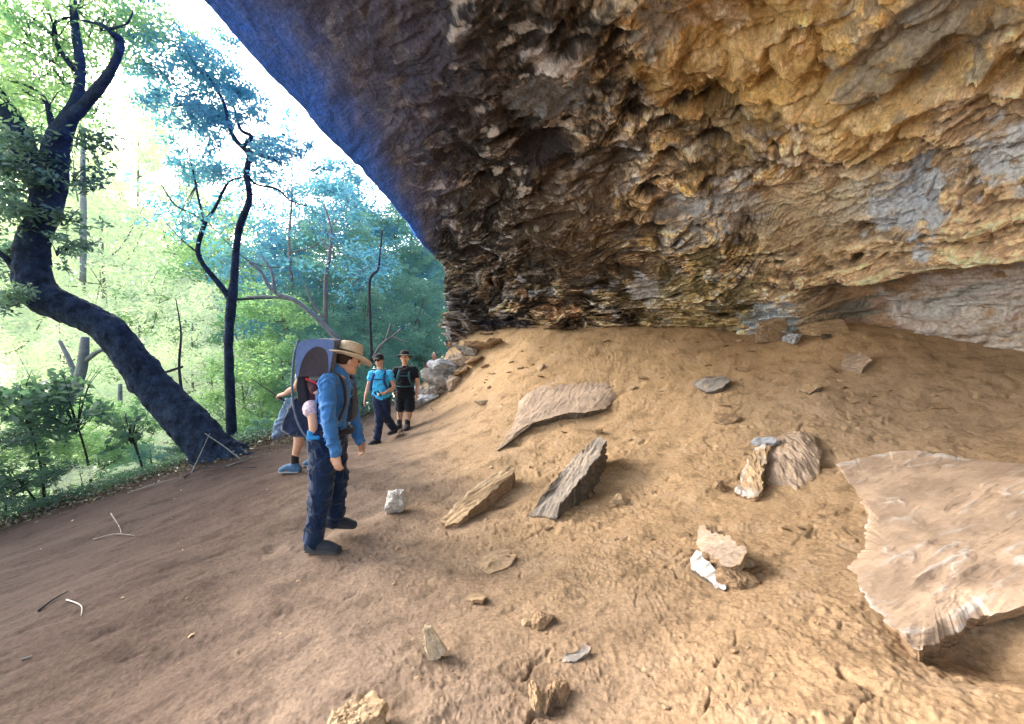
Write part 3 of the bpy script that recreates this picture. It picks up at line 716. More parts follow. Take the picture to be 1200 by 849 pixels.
    slab('flat_stone', [(563,668,.0),(566,650,.006),(590,645,.008),(606,652,.012),(600,662,.012),(584,669,.006),(572,673,.004)], .02, 'thin sandy flagstone flush with the ground below the split-log slab', 'rock', seed=59, nr=40, na=220, col='sand', edge='tan', side='brown', jag=.012)
    slab('flat_stone', [(985,430,.05),(990,416,.11),(1008,413,.12),(1022,422,.09),(1010,436,.04)], .12, 'grey stone block sunk in sand near the wall foot', 'rock', seed=60, nr=30, na=200, col='pink', edge='tan')
    put_rock('stone_chunk', 843, 572, 20, 14, 16, 'split brown cobble left of the narrow upright flake', seed=61, col='brown', edge='tan', rot=40)
    put_rock('stone_chunk', 699, 508, 16, 11, 14, 'small tan cobble at the upper end of the grey plank-like slab', seed=62, col='tan', rot=12)
    put_rock('stone_chunk', 727, 588, 26, 16, 20, 'rounded clod-like stone right of the grey plank-like slab', seed=63, col='sand', edge='tan')
    put_rock('stone_chunk', 695, 566, 14, 14, 12, 'dark stone in the shadow under the grey plank-like slab, upper one', seed=64, col='brown', edge='dark')
    put_rock('stone_chunk', 688, 582, 13, 12, 12, 'dark stone in the shadow under the grey plank-like slab, lower one', seed=65, col='brown', edge='dark')
    put_rock('flat_stone', 566, 474, 17, 9, 14, 'cream cobble alone on the sand up behind the split-log slab', seed=66, col='cream', edge='tan')
    # pale stained blocks at the wall foot
    put_rock('wall_block', 905, 399, 44, 30, 12, 'pale block with bluish mineral crust at the foot of the cave wall', seed=70, box=True, col='tan', edge='bluegrey', rot=8, sink=.1, sub=5, npl=8)
    put_rock('wall_block', 928, 402, 34, 15, 20, 'bluish white crusted lump below the pale block at the wall foot', seed=71, col='bluegrey', edge='white', rot=40, sink=.2, sub=5)
    put_rock('wall_block', 966, 392, 50, 20, 16, 'flat-topped buff block right of the pale block at the wall foot', seed=72, box=True, col='tan', edge='cream', rot=-8, sink=.2, sub=5, npl=8)
    put_rock('stone_chunk', 968, 396, 15, 8, 10, 'small black stone in front of the flat-topped buff block', seed=73, col='dark', edge='dark')
    # the tumbled pile where the shelter ends
    pile = [(481,477,30,13,'bluegrey','low grey stone at the foot of the pale rock pile behind the hikers'),(505,462,34,20,'grey','dark grey stone in the lower part of the pale rock pile'),
            (494,470,26,18,'bluegrey','pale flat stone in the lower left of the rock pile'),(524,452,30,18,'pink','pinkish stone half way up the rock pile'),
            (508,450,34,26,'grey','greyish boulder in the middle of the rock pile'),(519,436,36,24,'bluegrey','long pale grey boulder on the upper left of the rock pile'),
            (531,425,30,18,'pink','pinkish boulder near the top of the rock pile'),(541,415,30,15,'grey','grey boulder at the top of the rock pile below the wall'),
            (556,409,34,11,'brown','flat brown boulder right of the top of the rock pile'),(572,405,26,9,'brown','thin brown boulder ending the line of stones along the wall foot'),
            (538,436,20,9,'brown','small brown stone right of the upper rock pile'),(549,424,22,8,'brown','small brown stone behind the upper rock pile'),
            (480,463,24,22,'bluegrey','grey boulder directly right of the black-clad hiker')]
    for k, (a, b, w, h, cc, lb) in enumerate(pile):
        put_rock('pile_boulder', a + 6, b, w * .95, h * .95, w * .9, lb, 'boulder', 'tumbled rock pile at the end of the shelter', seed=80 + k, col=cc, edge='slate' if k < 8 else 'tan', rot=k * 37, sink=.3, tilt=(-12, -18), npl=10)
    # scattered chips, each its own stone
    protos = [rock_mesh((1, r_.uniform(.6, .9), r_.uniform(.28, .55)), 200 + k, col=cc, edge=e, sub=3, nplanes=9)
              for k, (cc, e, r_) in enumerate([(c_, e_, np.random.default_rng(k)) for k, (c_, e_) in enumerate([('tan','cream'),('sand','tan'),('brown','tan'),('sand','brown'),('cream','white'),('dark','brown')])])]
    for m in protos: m.materials.append(M_ROCK)
    def chips(n, x0, x1, y0, y1, smin, smax, which, label, group, seed):
        r_ = np.random.default_rng(seed); k = 0; tries = 0
        while k < n and tries < n * 20:
            tries += 1
            px, py = r_.uniform(x0, x1), r_.uniform(y0, y1)
            if 970 < px and py > 515: continue
            p = hit(px, py)
            if p[1] > 10.3 or (px < 420 and py < 530): continue
            o = bpy.data.objects.new('stone_chip', protos[int(r_.choice(which))]); COL.objects.link(o)
            s = smin + (smax - smin) * r_.random() ** 2.5
            o.scale = (s, s, s * r_.uniform(.5, 1.2)); o.location = (p[0], p[1], float(ground_z(p[0], p[1])) + s * .04)
            o.rotation_euler = (r_.normal(0, .3), r_.normal(0, .3), r_.uniform(0, 6.3))
            tag(o, label, 'stone chip', group); k += 1
    chips(70, 560, 1120, 398, 480, .04, .20, [0,0,2,2,3], 'small flat stone chip strewn on the upper sand slope under the cave wall', 'chips on the upper sand slope', 1)
    chips(65, 560, 960, 480, 640, .02, .12, [1,0,2,3], 'small stone chip lying among the slabs on the middle of the sand slope', 'chips among the slabs', 2)
    chips(98, 430, 980, 640, 835, .010, .05, [1,1,3,3,0,2], 'little sandy stone chip on the loose foreground earth', 'chips in the foreground earth', 3)
    chips(22, 20, 400, 560, 780, .012, .045, [4,2,3], 'little pale or brown stone chip on the dark trampled earth at the left', 'chips on the dark earth', 4)
    chips(40, 500, 640, 398, 480, .05, .22, [0,2,3,2], 'small brown stone chip below the rock pile at the far end of the wall', 'chips below the rock pile', 5)
    # holes left by boots etc. are ground relief; two bits of stick on the dark earth
build_rocks()

# ------------------------------------------------------------------ limbs and leaves
def tube_pts(P, rad, seg=12, seed=0, amp=.08, freq=3., cap=True, n=None, smooth=True, knob=0):
    """tapered limb along points with an uneven bark surface"""
    P = np.asarray(P, float); rad = np.asarray(rad, float)
    n = n or max(6, len(P) * 6)
    if smooth and len(P) > 2: Q = catmull(np.c_[P, rad], n)
    else: Q = np.c_[P, rad] if not n else np.array([np.interp(np.linspace(0, len(P) - 1, n), np.arange(len(P)), np.c_[P, rad][:, j]) for j in range(4)]).T
    C = Q[:, :3]; r = np.maximum(Q[:, 3], .002)
    T = np.gradient(C, axis=0); T /= np.linalg.norm(T, axis=1, keepdims=True) + 1e-9
    up = np.array([.3, .2, .93]); 
    if abs(T[0] @ up) > .9: up = np.array([1., .1, 0])
    A = np.zeros_like(C); a = np.cross(T[0], up); a /= np.linalg.norm(a); A[0] = a
    for i in range(1, len(C)):
        a = A[i - 1] - T[i] * (A[i - 1] @ T[i]); A[i] = a / (np.linalg.norm(a) + 1e-9)
    B = np.cross(T, A)
    th = np.linspace(0, 2 * math.pi, seg, endpoint=False)
    dirs = A[:, None] * np.cos(th)[None, :, None] + B[:, None] * np.sin(th)[None, :, None]
    V = C[:, None] + dirs * r[:, None, None]
    V = V.reshape(-1, 3)
    if amp:
        k = fbm(V * freq + seed, 3, 5 + seed) * amp + .35 * amp * fbm(V * freq * 5 * np.array([1, 1, .35]) + seed, 2, 6 + seed)
        if knob: k = k + knob * (ridged(V * np.array([9, 9, 4]), 4, 8) - .5) + knob * .8 * np.maximum(fbm(V * 4.5, 3, 9) - .2, 0) * 3
        V = V + dirs.reshape(-1, 3) * (k * np.repeat(r, seg))[:, None] * 2
    m = len(C); idx = np.arange(m * seg).reshape(m, seg); idn = np.roll(idx, -1, 1)
    quads = np.stack([idx[:-1], idn[:-1], idn[1:], idx[1:]], -1).reshape(-1, 4)
    V = np.vstack([V, C[:1], C[-1:]]); b0, b1 = m * seg, m * seg + 1
    tr = [np.stack([np.full(seg, b0), idn[0], idx[0]], -1), np.stack([np.full(seg, b1), idx[-1], idn[-1]], -1)]
    return V, quads, np.vstack(tr)

def merge(parts):
    vs, qs, ts, o = [], [], [], 0
    for v, q, t in parts:
        vs.append(v); qs.append(np.asarray(q).reshape(-1, 4) + o); ts.append(np.asarray(t).reshape(-1, 3) + o); o += len(v)
    return np.vstack(vs), np.vstack(qs), np.vstack(ts)

def leaves(centers, L0, W0, rg, up=.4, lvar=.4):
    """pointed folded leaves, one island each"""
    n = len(centers)
    d = rg.normal(size=(n, 3)); d[:, 2] = d[:, 2] * .6 - .25; d /= np.linalg.norm(d, axis=1, keepdims=True)
    u = rg.normal(size=(n, 3)); u[:, 2] += up * 2; s = np.cross(d, u); s /= np.linalg.norm(s, axis=1, keepdims=True) + 1e-9
    k = (1 - lvar / 2 + lvar * rg.random(n))[:, None]
    d = d * L0 * k; s = s * W0 * k * .5
    V = np.stack([centers, centers + d * .45 + s, centers + d, centers + d * .45 - s], 1).reshape(-1, 3)
    return V, np.arange(n * 4).reshape(n, 4)

def clump_pts(c, rad, n, rg, flat=.7, sub=8):
    """points gathered into sprays inside an uneven volume, with gaps between"""
    k = max(3, sub); sc = rg.normal(size=(k, 3)) * np.array([.5, .5, .5 * flat]) * rad
    which = rg.integers(0, k, n)
    p = sc[which] + rg.normal(size=(n, 3)) * np.array([1, 1, flat * .8]) * rad * .22
    return np.asarray(c) + p

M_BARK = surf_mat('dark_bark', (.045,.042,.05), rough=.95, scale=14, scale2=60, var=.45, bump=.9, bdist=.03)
M_BARKB = surf_mat('blue_shaded_bark', (.016,.030,.060), rough=.95, scale=7, scale2=34, var=.6, bump=1., bdist=.05)  # blue cast and shade put into the bark colour
M_BARKG = surf_mat('grey_bark', (.16,.15,.14), rough=.95, scale=8, scale2=40, var=.35, bump=.6, bdist=.02)
M_BARKP = surf_mat('pale_bark', (.17,.19,.20), rough=.95, scale=8, scale2=40, var=.3, bump=.5, bdist=.02)
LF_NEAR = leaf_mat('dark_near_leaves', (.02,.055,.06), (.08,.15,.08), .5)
LF_BLUE = leaf_mat('blue_green_leaves', (.02,.11,.19), (.08,.26,.26), .55, haze=(.12,.38,.75,.10))  # blue glow is lens flare painted onto the leaves
LF_GREEN = leaf_mat('hazy_green_leaves', (.07,.19,.07), (.26,.38,.12), .62, haze=(.35,.6,.45,.08))  # faint green glow added for haze
LF_PALE = leaf_mat('hazy_pale_leaves', (.09,.19,.09), (.48,.54,.24), .62, haze=(.88,.93,.85,.36))  # pale tone and glow paint bright haze onto the leaves
LF_TEAL = leaf_mat('hazy_teal_leaves', (.02,.09,.07), (.12,.24,.12), .55, haze=(.20,.45,.48,.13))  # shade and bluish haze put into the leaf colour
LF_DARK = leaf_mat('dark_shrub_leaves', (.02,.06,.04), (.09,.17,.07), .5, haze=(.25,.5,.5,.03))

def limb_tree(name, loc, label, group, trunk_parts, leaf_arrays, bark, leafm):
    e = empty(name, loc, label, 'tree', group)
    l = np.asarray(loc)
    v, q, t = merge(trunk_parts)
    obj('trunk', mesh_np('trunk', v - l, q, t), bark, e)
    for (lv, lq, lm) in leaf_arrays:
        obj('crown', mesh_np('crown', lv - l, lq), lm, e)
    return e

def twigs_to(c, src, rg, n=10, rad=.4, r0=.012):
    """fine twigs from a limb end into a spray of leaves"""
    out = []
    for k in range(n):
        e = np.asarray(c) + rg.normal(size=3) * rad * .5
        m = (np.asarray(src) + e) / 2 + rg.normal(size=3) * .1 * rad + np.array([0, 0, .05])
        out.append(tube_pts([src, m, e], [r0, r0 * .6, r0 * .25], seg=5, amp=0, n=6))
    return out

def main_tree():
    rg = np.random.default_rng(11)
    def W(px, py, Y): return PX(px, py, Y)
    def T(pts, seg=20, amp=.1, fr=2.5, n=None): # (px,py,Y,width px)
        return tube_pts([W(*p[:3]) for p in pts], [p[3] * (.76 if seg > 15 else .68) / 2 / F * p[2] / math.sqrt(1 + ((p[0] - CX) / F) ** 2 * .55) for p in pts], seg=seg, amp=amp, freq=fr, n=n or len(pts) * 14, seed=len(pts), knob=.025 if seg > 15 else 0)
    parts = [
        T([(268,552,7.15,95),(250,528,7.1,72),(222,498,7.05,62),(180,452,7.0,58),(152,418,6.9,56),(120,381,6.8,54),(80,362,6.7,56),(44,343,6.6,60),(36,300,6.6,54),(52,248,6.6,48),(60,205,6.6,50),(66,182,6.6,42)], 72, .09, 2.2, 420),
        T([(56,225,6.6,46),(34,190,6.55,46),(12,140,6.5,40),(-20,95,6.4,36),(-50,30,6.3,30)], 24),
        T([(62,200,6.6,40),(64,168,6.6,32),(74,146,6.6,26),(90,120,6.65,20),(94,80,6.7,15),(88,30,6.8,13),(84,-30,6.9,11)], 20),
        T([(64,185,6.6,40),(80,145,6.6,26),(100,122,6.6,20),(122,95,6.5,17),(137,68,6.4,14),(140,48,6.4,14),(133,41,6.3,11)], 18),
        T([(88,82,6.7,12),(72,62,6.7,10),(60,40,6.7,9),(44,26,6.7,6),(20,8,6.7,4)], 10),
        T([(62,44,6.7,8),(66,26,6.7,6),(84,20,6.7,4)], 8),
        T([(133,42,6.3,10),(120,30,6.2,7),(96,24,6.2,5)], 8),T([(126,35,6.3,7),(148,28,6.2,4),(156,14,6.2,3)], 8),
        T([(44,335,6.6,30),(22,322,6.5,16),(6,302,6.4,12),(-16,286,6.3,9)], 12),
        T([(66,180,6.6,18),(54,120,6.6,9),(30,100,6.6,5),(10,96,6.6,4)], 8),
        # roots flaring into the bank
        T([(250,520,7.1,40),(232,545,7.0,26),(205,562,6.9,10)], 12, n=20),T([(256,525,7.1,40),(285,533,7.1,20),(318,536,7.2,7)], 12, n=20),
        T([(246,520,7.1,34),(250,550,6.9,24),(262,568,6.8,10)], 12, n=20)]
    lv = []
    near = [(8,170,.5,900),(22,215,.4,500),(4,250,.5,900),(2,300,.45,800),(88,255,.25,160),(90,285,.2,90),(104,205,.3,260),(-10,200,.6,700),(2,350,.3,300),(75,290,.25,160),(112,160,.3,200),(20,165,.35,300)]
    for (px, py, rad, n) in near:
        c = W(px, py, 6.45 + rg.uniform(-.4, .5)); lv.append(clump_pts(c, rad, n, rg, .8, 9)); parts += twigs_to(c, W(px * .6 + 22, py + 10, 6.6), rg, 5, rad, .01)
    v1, q1 = leaves(np.vstack(lv), .10, .042, rg)
    lv = []
    up = [(20,30,1.0,1500),(60,15,.9,1500),(30,85,.9,1500),(10,110,.8,900),(70,95,.7,700),(110,20,.8,1300),(130,8,.7,900),(150,30,.6,500),(55,60,.6,800),(100,60,.5,350),(45,130,.7,700),(-30,60,1.2,1200),(120,140,.4,300),(-10,10,1.,900),(90,-30,1.2,1500),(30,-40,1.2,1500)]
    for (px, py, rad, n) in up:
        c = W(px, py, 6.9 + rg.uniform(-.3, 1.2)); lv.append(clump_pts(c, rad, n, rg, .6, 16)); parts += twigs_to(c, W(88, 60, 6.7) * .3 + c * .7 - [0, 0, .2], rg, 8, rad, .01)
    v2, q2 = leaves(np.vstack(lv), .085, .034, rg)
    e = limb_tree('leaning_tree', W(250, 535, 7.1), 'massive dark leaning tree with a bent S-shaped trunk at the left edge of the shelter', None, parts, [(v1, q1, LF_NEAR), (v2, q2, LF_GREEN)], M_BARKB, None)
    # slender tree
    parts = [T([(272,520,8.6,20),(270,470,8.6,17),(268,400,8.6,16),(271,355,8.6,18),(274,330,8.6,15),(277,290,8.6,12),(282,262,8.6,13),(292,235,8.5,11),(289,205,8.5,10),(292,185,8.5,10),(290,175,8.5,11)], 14, .08, 3, 90),
        T([(291,180,8.5,8),(276,164,8.5,9),(270,150,8.4,7),(262,120,8.3,6),(250,100,8.2,5),(238,80,8.1,3)], 10),T([(286,172,8.5,7),(294,160,8.5,7),(282,152,8.5,6),(276,132,8.5,5),(268,108,8.5,3)], 10),
        T([(291,178,8.5,7),(312,184,8.3,6),(330,192,8.2,4)], 8),
        T([(271,352,8.6,13),(256,332,8.5,11),(238,310,8.4,9),(232,292,8.4,9),(240,262,8.3,8),(252,244,8.2,6),(268,214,8.2,4),(290,207,8.1,2)], 10),
        T([(240,262,8.3,5),(232,230,8.2,4),(226,200,8.1,3),(216,165,8.0,2)], 8),T([(240,262,8.3,4),(228,252,8.2,4),(205,240,8.1,3),(188,215,8.,2)], 8),
        T([(290,205,8.5,4),(300,216,8.5,4),(325,222,8.4,4),(340,235,8.3,3),(360,242,8.2,2)], 8),T([(236,300,8.4,4),(214,282,8.3,3),(195,262,8.3,2)], 7),
        T([(240,110,8.2,3),(222,112,8.2,2),(205,114,8.1,2)], 6),T([(268,352,8.6,6),(300,350,8.5,4),(320,350,8.4,2)], 7)]
    lv = []
    for (px, py, rad, n) in [(205,48,.5,900),(222,72,.55,1200),(195,92,.5,900),(215,125,.55,1100),(238,138,.45,900),(258,95,.45,1000),(278,108,.42,900),(290,128,.35,600),(262,130,.3,500),(182,30,.5,700),(170,75,.4,400),(180,120,.4,400),
                             (300,168,.35,500),(322,180,.35,450),(232,190,.5,900),(215,200,.35,400),(250,195,.3,400),(245,60,.45,600),(345,178,.16,80),(362,172,.14,70),(370,200,.12,60),(382,196,.12,50),(306,208,.2,90),(195,240,.4,300),(210,262,.35,260),(250,140,.4,600),(150,60,.5,350)]:
        c = W(px, py, 8.2 + rg.uniform(-.5, .5)); lv.append(clump_pts(c, rad, n, rg, .75, 9)); parts += twigs_to(c, W(270, 130, 8.4) * .35 + c * .65, rg, 3, rad, .008)
    v1, q1 = leaves(np.vstack(lv), .085, .04, rg)
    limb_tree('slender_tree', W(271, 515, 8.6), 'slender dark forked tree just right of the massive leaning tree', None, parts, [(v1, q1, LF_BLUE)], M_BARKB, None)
main_tree()

def skeleton(h, rg, nl=7, lean=.15, spread=.45, crown0=.35, r0=.09, tips=70):
    """trunk and limbs of a forest tree standing on the origin; returns mesh parts and twig ends"""
    parts = []; ends = []
    k = 6; P = np.zeros((k, 3)); P[:, 2] = np.linspace(0, h * .92, k)
    P[1:, 0] = np.cumsum(rg.normal(0, lean * h * .12, k - 1)); P[1:, 1] = np.cumsum(rg.normal(0, lean * h * .12, k - 1))
    P[0, 2] = -.6
    rad = np.linspace(r0, r0 * .22, k)
    parts.append(tube_pts(P, rad, 9, amp=.06, n=24))
    for i in range(nl):
        f = crown0 + (1 - crown0) * (i + rg.random() * .6) / nl
        u = f * (k - 1); a = int(min(u, k - 2)); b = P[a] + (P[a + 1] - P[a]) * (u - a)
        th = i * 2.4 + rg.uniform(-.5, .5); ln = h * spread * (1.15 - .75 * f) * rg.uniform(.7, 1.2)
        d = np.array([math.cos(th), math.sin(th), rg.uniform(.1, 1.3)]); d /= np.linalg.norm(d)
        m = b + d * ln * .5 + [0, 0, -.03 * h]; e = b + d * ln + np.array([0, 0, .06 * h])
        rr = r0 * (.45 - .2 * f)
        parts.append(tube_pts([b, m, e], [rr, rr * .6, rr * .25], 6, amp=0, n=9)); ends.append((e, ln)); ends.append(((m + e) / 2, ln * .8))
        for j in range(3):
            s = b + (m - b) * .5 + (e - b) * rg.uniform(.1, .6)
            d2 = d + rg.normal(size=3) * .8; d2[2] = abs(d2[2]) * .6; e2 = s + d2 / np.linalg.norm(d2) * ln * .45
            parts.append(tube_pts([s, (s + e2) / 2 + rg.normal(size=3) * .04 * ln, e2], [rr * .4, rr * .25, rr * .1], 5, amp=0, n=5)); ends.append((e2, ln * .7))
    ends.append((P[-1], h * .2))
    return parts, ends

PROTO = []
def forest_protos():
    for s, (h, nl, per, lr, spread, cr0, leafL) in enumerate([(9, 9, 190, .55, .34, .25, .13), (9, 8, 150, .5, .40, .40, .12), (8, 11, 230, .5, .36, .10, .12), (10, 10, 130, .5, .30, .30, .13), (6, 10, 210, .42, .42, .05, .11), (9, 12, 200, .5, .28, .08, .12)]):
        rg = np.random.default_rng(300 + s)
        parts, ends = skeleton(h, rg, nl, .16, spread, cr0)
        tv, tq, tt = merge(parts)
        lp = np.vstack([clump_pts(e, lr * (.75 + .45 * ln / 2), int(per * 1.5 * rg.uniform(.4, 1.4)), rg, .95, 9) for e, ln in ends])
        v, q = leaves(lp, leafL, leafL * .42, rg)
        PROTO.append((mesh_np('trunk', tv, tq, tt), mesh_np('crown', v, q)))
forest_protos()
_mcache = {}
def forest_tree(px, top, Y, proto, leafm, bark, label, group, name='forest_tree', rz=0, sx=1., minh=None):
    """one tree whose crown tops out at a photo height; it stands on the slope below"""
    key = (proto, leafm.name, bark.name)
    if key not in _mcache:
        a, b = PROTO[proto][0].copy(), PROTO[proto][1].copy(); a.materials.append(bark); b.materials.append(leafm); _mcache[key] = (a, b)
    a, b = _mcache[key]
    x = (px - CX) / F * Y; z = float(ground_base(np.array([x]), np.array([Y]))[0]); zt = CAMZ - (top - CY) / F * Y
    base = [9, 9, 8, 10, 6, 9][proto]; s = max((zt - z) / base, minh or .25)
    e = empty(name, (x, Y, z), label, 'tree' if name != 'shrub' else 'shrub', group, rz)
    e.scale = (s * sx, s * sx, s)
    obj('trunk', a, None, e); obj('crown', b, None, e)
    return e

ORD = ['first','second','third','fourth','fifth','sixth','seventh','eighth','ninth','tenth','eleventh','twelfth','thirteenth','fourteenth','fifteenth','sixteenth','seventeenth','eighteenth','nineteenth','twentieth','twenty-first','twenty-second','twenty-third','twenty-fourth','twenty-fifth','twenty-sixth']
def forest():
    rg = np.random.default_rng(21)
    kinds = [
     # px, top, Y, proto, width
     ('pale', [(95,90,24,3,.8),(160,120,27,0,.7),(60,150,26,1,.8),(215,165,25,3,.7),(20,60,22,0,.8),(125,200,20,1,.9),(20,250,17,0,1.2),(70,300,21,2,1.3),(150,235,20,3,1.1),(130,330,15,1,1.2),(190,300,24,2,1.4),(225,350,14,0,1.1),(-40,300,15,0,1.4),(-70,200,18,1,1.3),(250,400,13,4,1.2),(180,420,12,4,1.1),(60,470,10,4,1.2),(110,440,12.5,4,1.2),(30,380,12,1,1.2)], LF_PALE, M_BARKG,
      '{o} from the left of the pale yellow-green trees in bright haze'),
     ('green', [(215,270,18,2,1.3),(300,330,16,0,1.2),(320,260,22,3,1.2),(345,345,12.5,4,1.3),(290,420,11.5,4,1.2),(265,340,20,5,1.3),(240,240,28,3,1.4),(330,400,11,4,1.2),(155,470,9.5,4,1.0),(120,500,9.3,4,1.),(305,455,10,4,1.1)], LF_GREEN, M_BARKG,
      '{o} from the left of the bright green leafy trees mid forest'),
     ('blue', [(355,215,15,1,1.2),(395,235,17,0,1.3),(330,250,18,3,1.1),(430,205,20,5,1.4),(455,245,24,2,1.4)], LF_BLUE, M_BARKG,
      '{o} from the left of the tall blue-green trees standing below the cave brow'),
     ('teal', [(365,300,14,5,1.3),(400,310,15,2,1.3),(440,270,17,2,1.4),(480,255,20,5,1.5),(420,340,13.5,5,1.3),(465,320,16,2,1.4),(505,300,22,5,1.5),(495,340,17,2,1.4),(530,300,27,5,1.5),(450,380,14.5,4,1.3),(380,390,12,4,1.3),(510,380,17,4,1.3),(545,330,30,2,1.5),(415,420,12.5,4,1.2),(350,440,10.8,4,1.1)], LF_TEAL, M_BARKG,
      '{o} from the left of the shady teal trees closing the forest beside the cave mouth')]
    for nm, lst, lm, bk, lab in kinds:
        lst = sorted(lst)
        for i, (px, top, Y, pr, w) in enumerate(lst):
            forest_tree(px, top, Y, pr, lm, bk, lab.format(o=ORD[i]), nm + ' forest trees beyond the shelter', rz=rg.uniform(0, 6.3), sx=w)
    # bare thin stems and leaning trunks seen between the leaves
    def stem(pts, label, bark=M_BARKG, name='bare_stem', extra=()):
        ps = [tube_pts([PX(*p[:3]) for p in pts], [p[3] / 2 / F * p[2] for p in pts], 10, amp=.08, n=len(pts) * 8)]
        for ex in extra: ps.append(tube_pts([PX(*p[:3]) for p in ex], [p[3] / 2 / F * p[2] for p in ex], 7, amp=.05, n=len(ex) * 7))
        v, q, t = merge(ps); l = PX(*pts[0][:3])
        o = obj(name, mesh_np(name, v - l, q, t), bark, loc=l); tag(o, label, 'tree stem')
    stem([(398,400,10.5,7),(370,372,10.4,6),(345,352,10.3,5),(320,342,10.2,4),(305,318,10.1,4),(292,308,10,3)], 'pale bare trunk leaning left above the hiker\'s child carrier', M_BARKP, extra=[[(322,343,10.2,4),(318,318,10.2,3),(306,300,10.2,2)],[(345,352,10.3,3),(315,348,10.2,3),(288,348,10.2,2)]])
    stem([(382,385,12,5),(382,330,12,5),(386,300,12,4),(388,270,12,3),(380,240,12,2)], 'thin upright stem behind the pale leaning trunk', extra=[[(380,375,12,4),(366,355,12,3),(358,335,12,2)],[(386,292,12,3),(374,280,12,2)]])
    stem([(436,425,11.5,3.5),(434,380,11.5,3),(433,335,11.5,3),(436,323,11.5,3),(443,316,11.5,2.5),(445,300,11.5,2),(448,270,11.5,2)], 'thin dark stem with a kinked top between the hikers and the cliff', M_BARK)
    stem([(437,420,11.2,3),(446,405,11.2,3),(460,394,11.2,2.5),(470,386,11.2,3)], 'forked pale branch rising right behind the woman\'s cap', M_BARKP, extra=[[(440,415,11.2,2.5),(452,398,11.2,2),(458,380,11.2,3)],[(460,394,11.2,3),(476,402,11.2,2)]])
    stem([(76,610,8.5,15),(75,560,8.5,14),(74,520,8.5,13),(84,475,8.5,12),(96,430,8.5,10),(100,395,8.5,8)], 'grey brown trunk standing down the bank under the leaning tree', M_BARKP, extra=[[(90,445,8.5,7),(80,420,8.5,5),(70,400,8.5,4)],[(98,425,8.5,6),(112,414,8.5,5),(125,408,8.5,3)]])
    stem([(212,560,9,4),(214,480,9,3.5),(210,430,9,3),(212,390,9,2),(206,350,9,1)], 'thin sapling stem left of the slender forked tree', M_BARK, extra=[[(214,430,9,3),(195,436,9,3),(172,442,9,2)]])
    stem([(97,330,16,6),(98,250,16,6),(97,190,16,5),(99,150,16,3)], 'distant thin trunk washed out by the bright sky', M_BARKP)
    stem([(142,560,11,6),(140,510,11,6),(141,450,11,4)], 'thin pale trunk beside the bright gap in the forest', M_BARKP)
    # the far-off woods in the valley, one hazy mass
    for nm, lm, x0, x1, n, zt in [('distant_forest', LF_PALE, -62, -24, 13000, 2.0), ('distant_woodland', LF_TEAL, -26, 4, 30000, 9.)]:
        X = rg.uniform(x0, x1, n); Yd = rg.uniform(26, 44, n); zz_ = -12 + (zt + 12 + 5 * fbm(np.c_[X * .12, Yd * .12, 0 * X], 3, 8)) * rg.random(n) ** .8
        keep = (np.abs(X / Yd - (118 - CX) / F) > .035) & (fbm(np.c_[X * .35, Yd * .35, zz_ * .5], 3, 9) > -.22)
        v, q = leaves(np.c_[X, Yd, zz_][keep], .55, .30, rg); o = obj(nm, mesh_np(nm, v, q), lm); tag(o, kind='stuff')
    # shrubs along the lip of the floor
    sh = [(10,560,6.9,4,LF_DARK),(-25,500,6.3,4,LF_DARK),(40,470,7.6,4,LF_GREEN),(95,590,7.1,4,LF_PALE),(150,560,7.6,4,LF_PALE),(180,520,8.2,4,LF_TEAL),(300,495,9.2,4,LF_TEAL),(325,470,10.2,4,LF_GREEN),(385,455,11.8,4,LF_TEAL),(420,450,12.2,4,LF_TEAL),(455,425,14,4,LF_TEAL),(495,405,15.5,2,LF_DARK),(225,505,8.4,4,LF_DARK),(60,560,7.6,4,LF_PALE),(-60,420,6.6,4,LF_DARK)]
    for i, (px, top, Y, pr, lm) in enumerate(sorted(sh, key=lambda a: a[0])):
        forest_tree(px, top, Y, pr, lm, M_BARK, '%s from the left of the leafy shrubs along the edge of the earth floor' % ORD[i], 'shrubs along the edge of the floor', 'shrub', rz=rg.uniform(0, 6), sx=1.6, minh=.1)
    # big-leaved dark sprays hanging in at the left
    for i, (px, py, Y, rad, n, lab) in enumerate([(25,470,6.9,.62,700,'dark broad-leaved spray hanging over the bank at the far left'), (85,480,7.3,.5,260,'dark broad-leaved spray in front of the grey brown trunk'), (20,560,6.8,.45,200,'dark broad-leaved spray low on the bank at the far left'), (150,500,7.6,.4,200,'sparse dark spray left of the foot of the leaning tree')]):
        c = PX(px, py, Y); pts = clump_pts(c, rad, n, rg, .8, 14); v, q = leaves(pts, .16, .075, rg)
        foot = c + [rad * .3, .2, 0]; foot[2] = float(ground_base(np.array([foot[0]]), np.array([foot[1]]))[0]) - .1
        st = [tube_pts([foot, (foot + c) / 2 + [.1, 0, 0], c], [.025, .018, .01], 6, amp=.05, n=10)]
        for _ in range(16):
            e_ = c + rg.normal(size=3) * rad * .55; st.append(tube_pts([c * .8 + foot * .2, (c + e_) / 2, e_], [.009, .006, .003], 5, amp=0, n=6))
        tv, tq, tt = merge(st)
        e = empty('bush', foot, lab, 'bush', 'dark broad-leaved sprays on the bank')
        obj('stems', mesh_np('stems', tv - foot, tq, tt), M_BARK, e); obj('foliage', mesh_np('foliage', v - foot, q), LF_DARK, e)
forest()

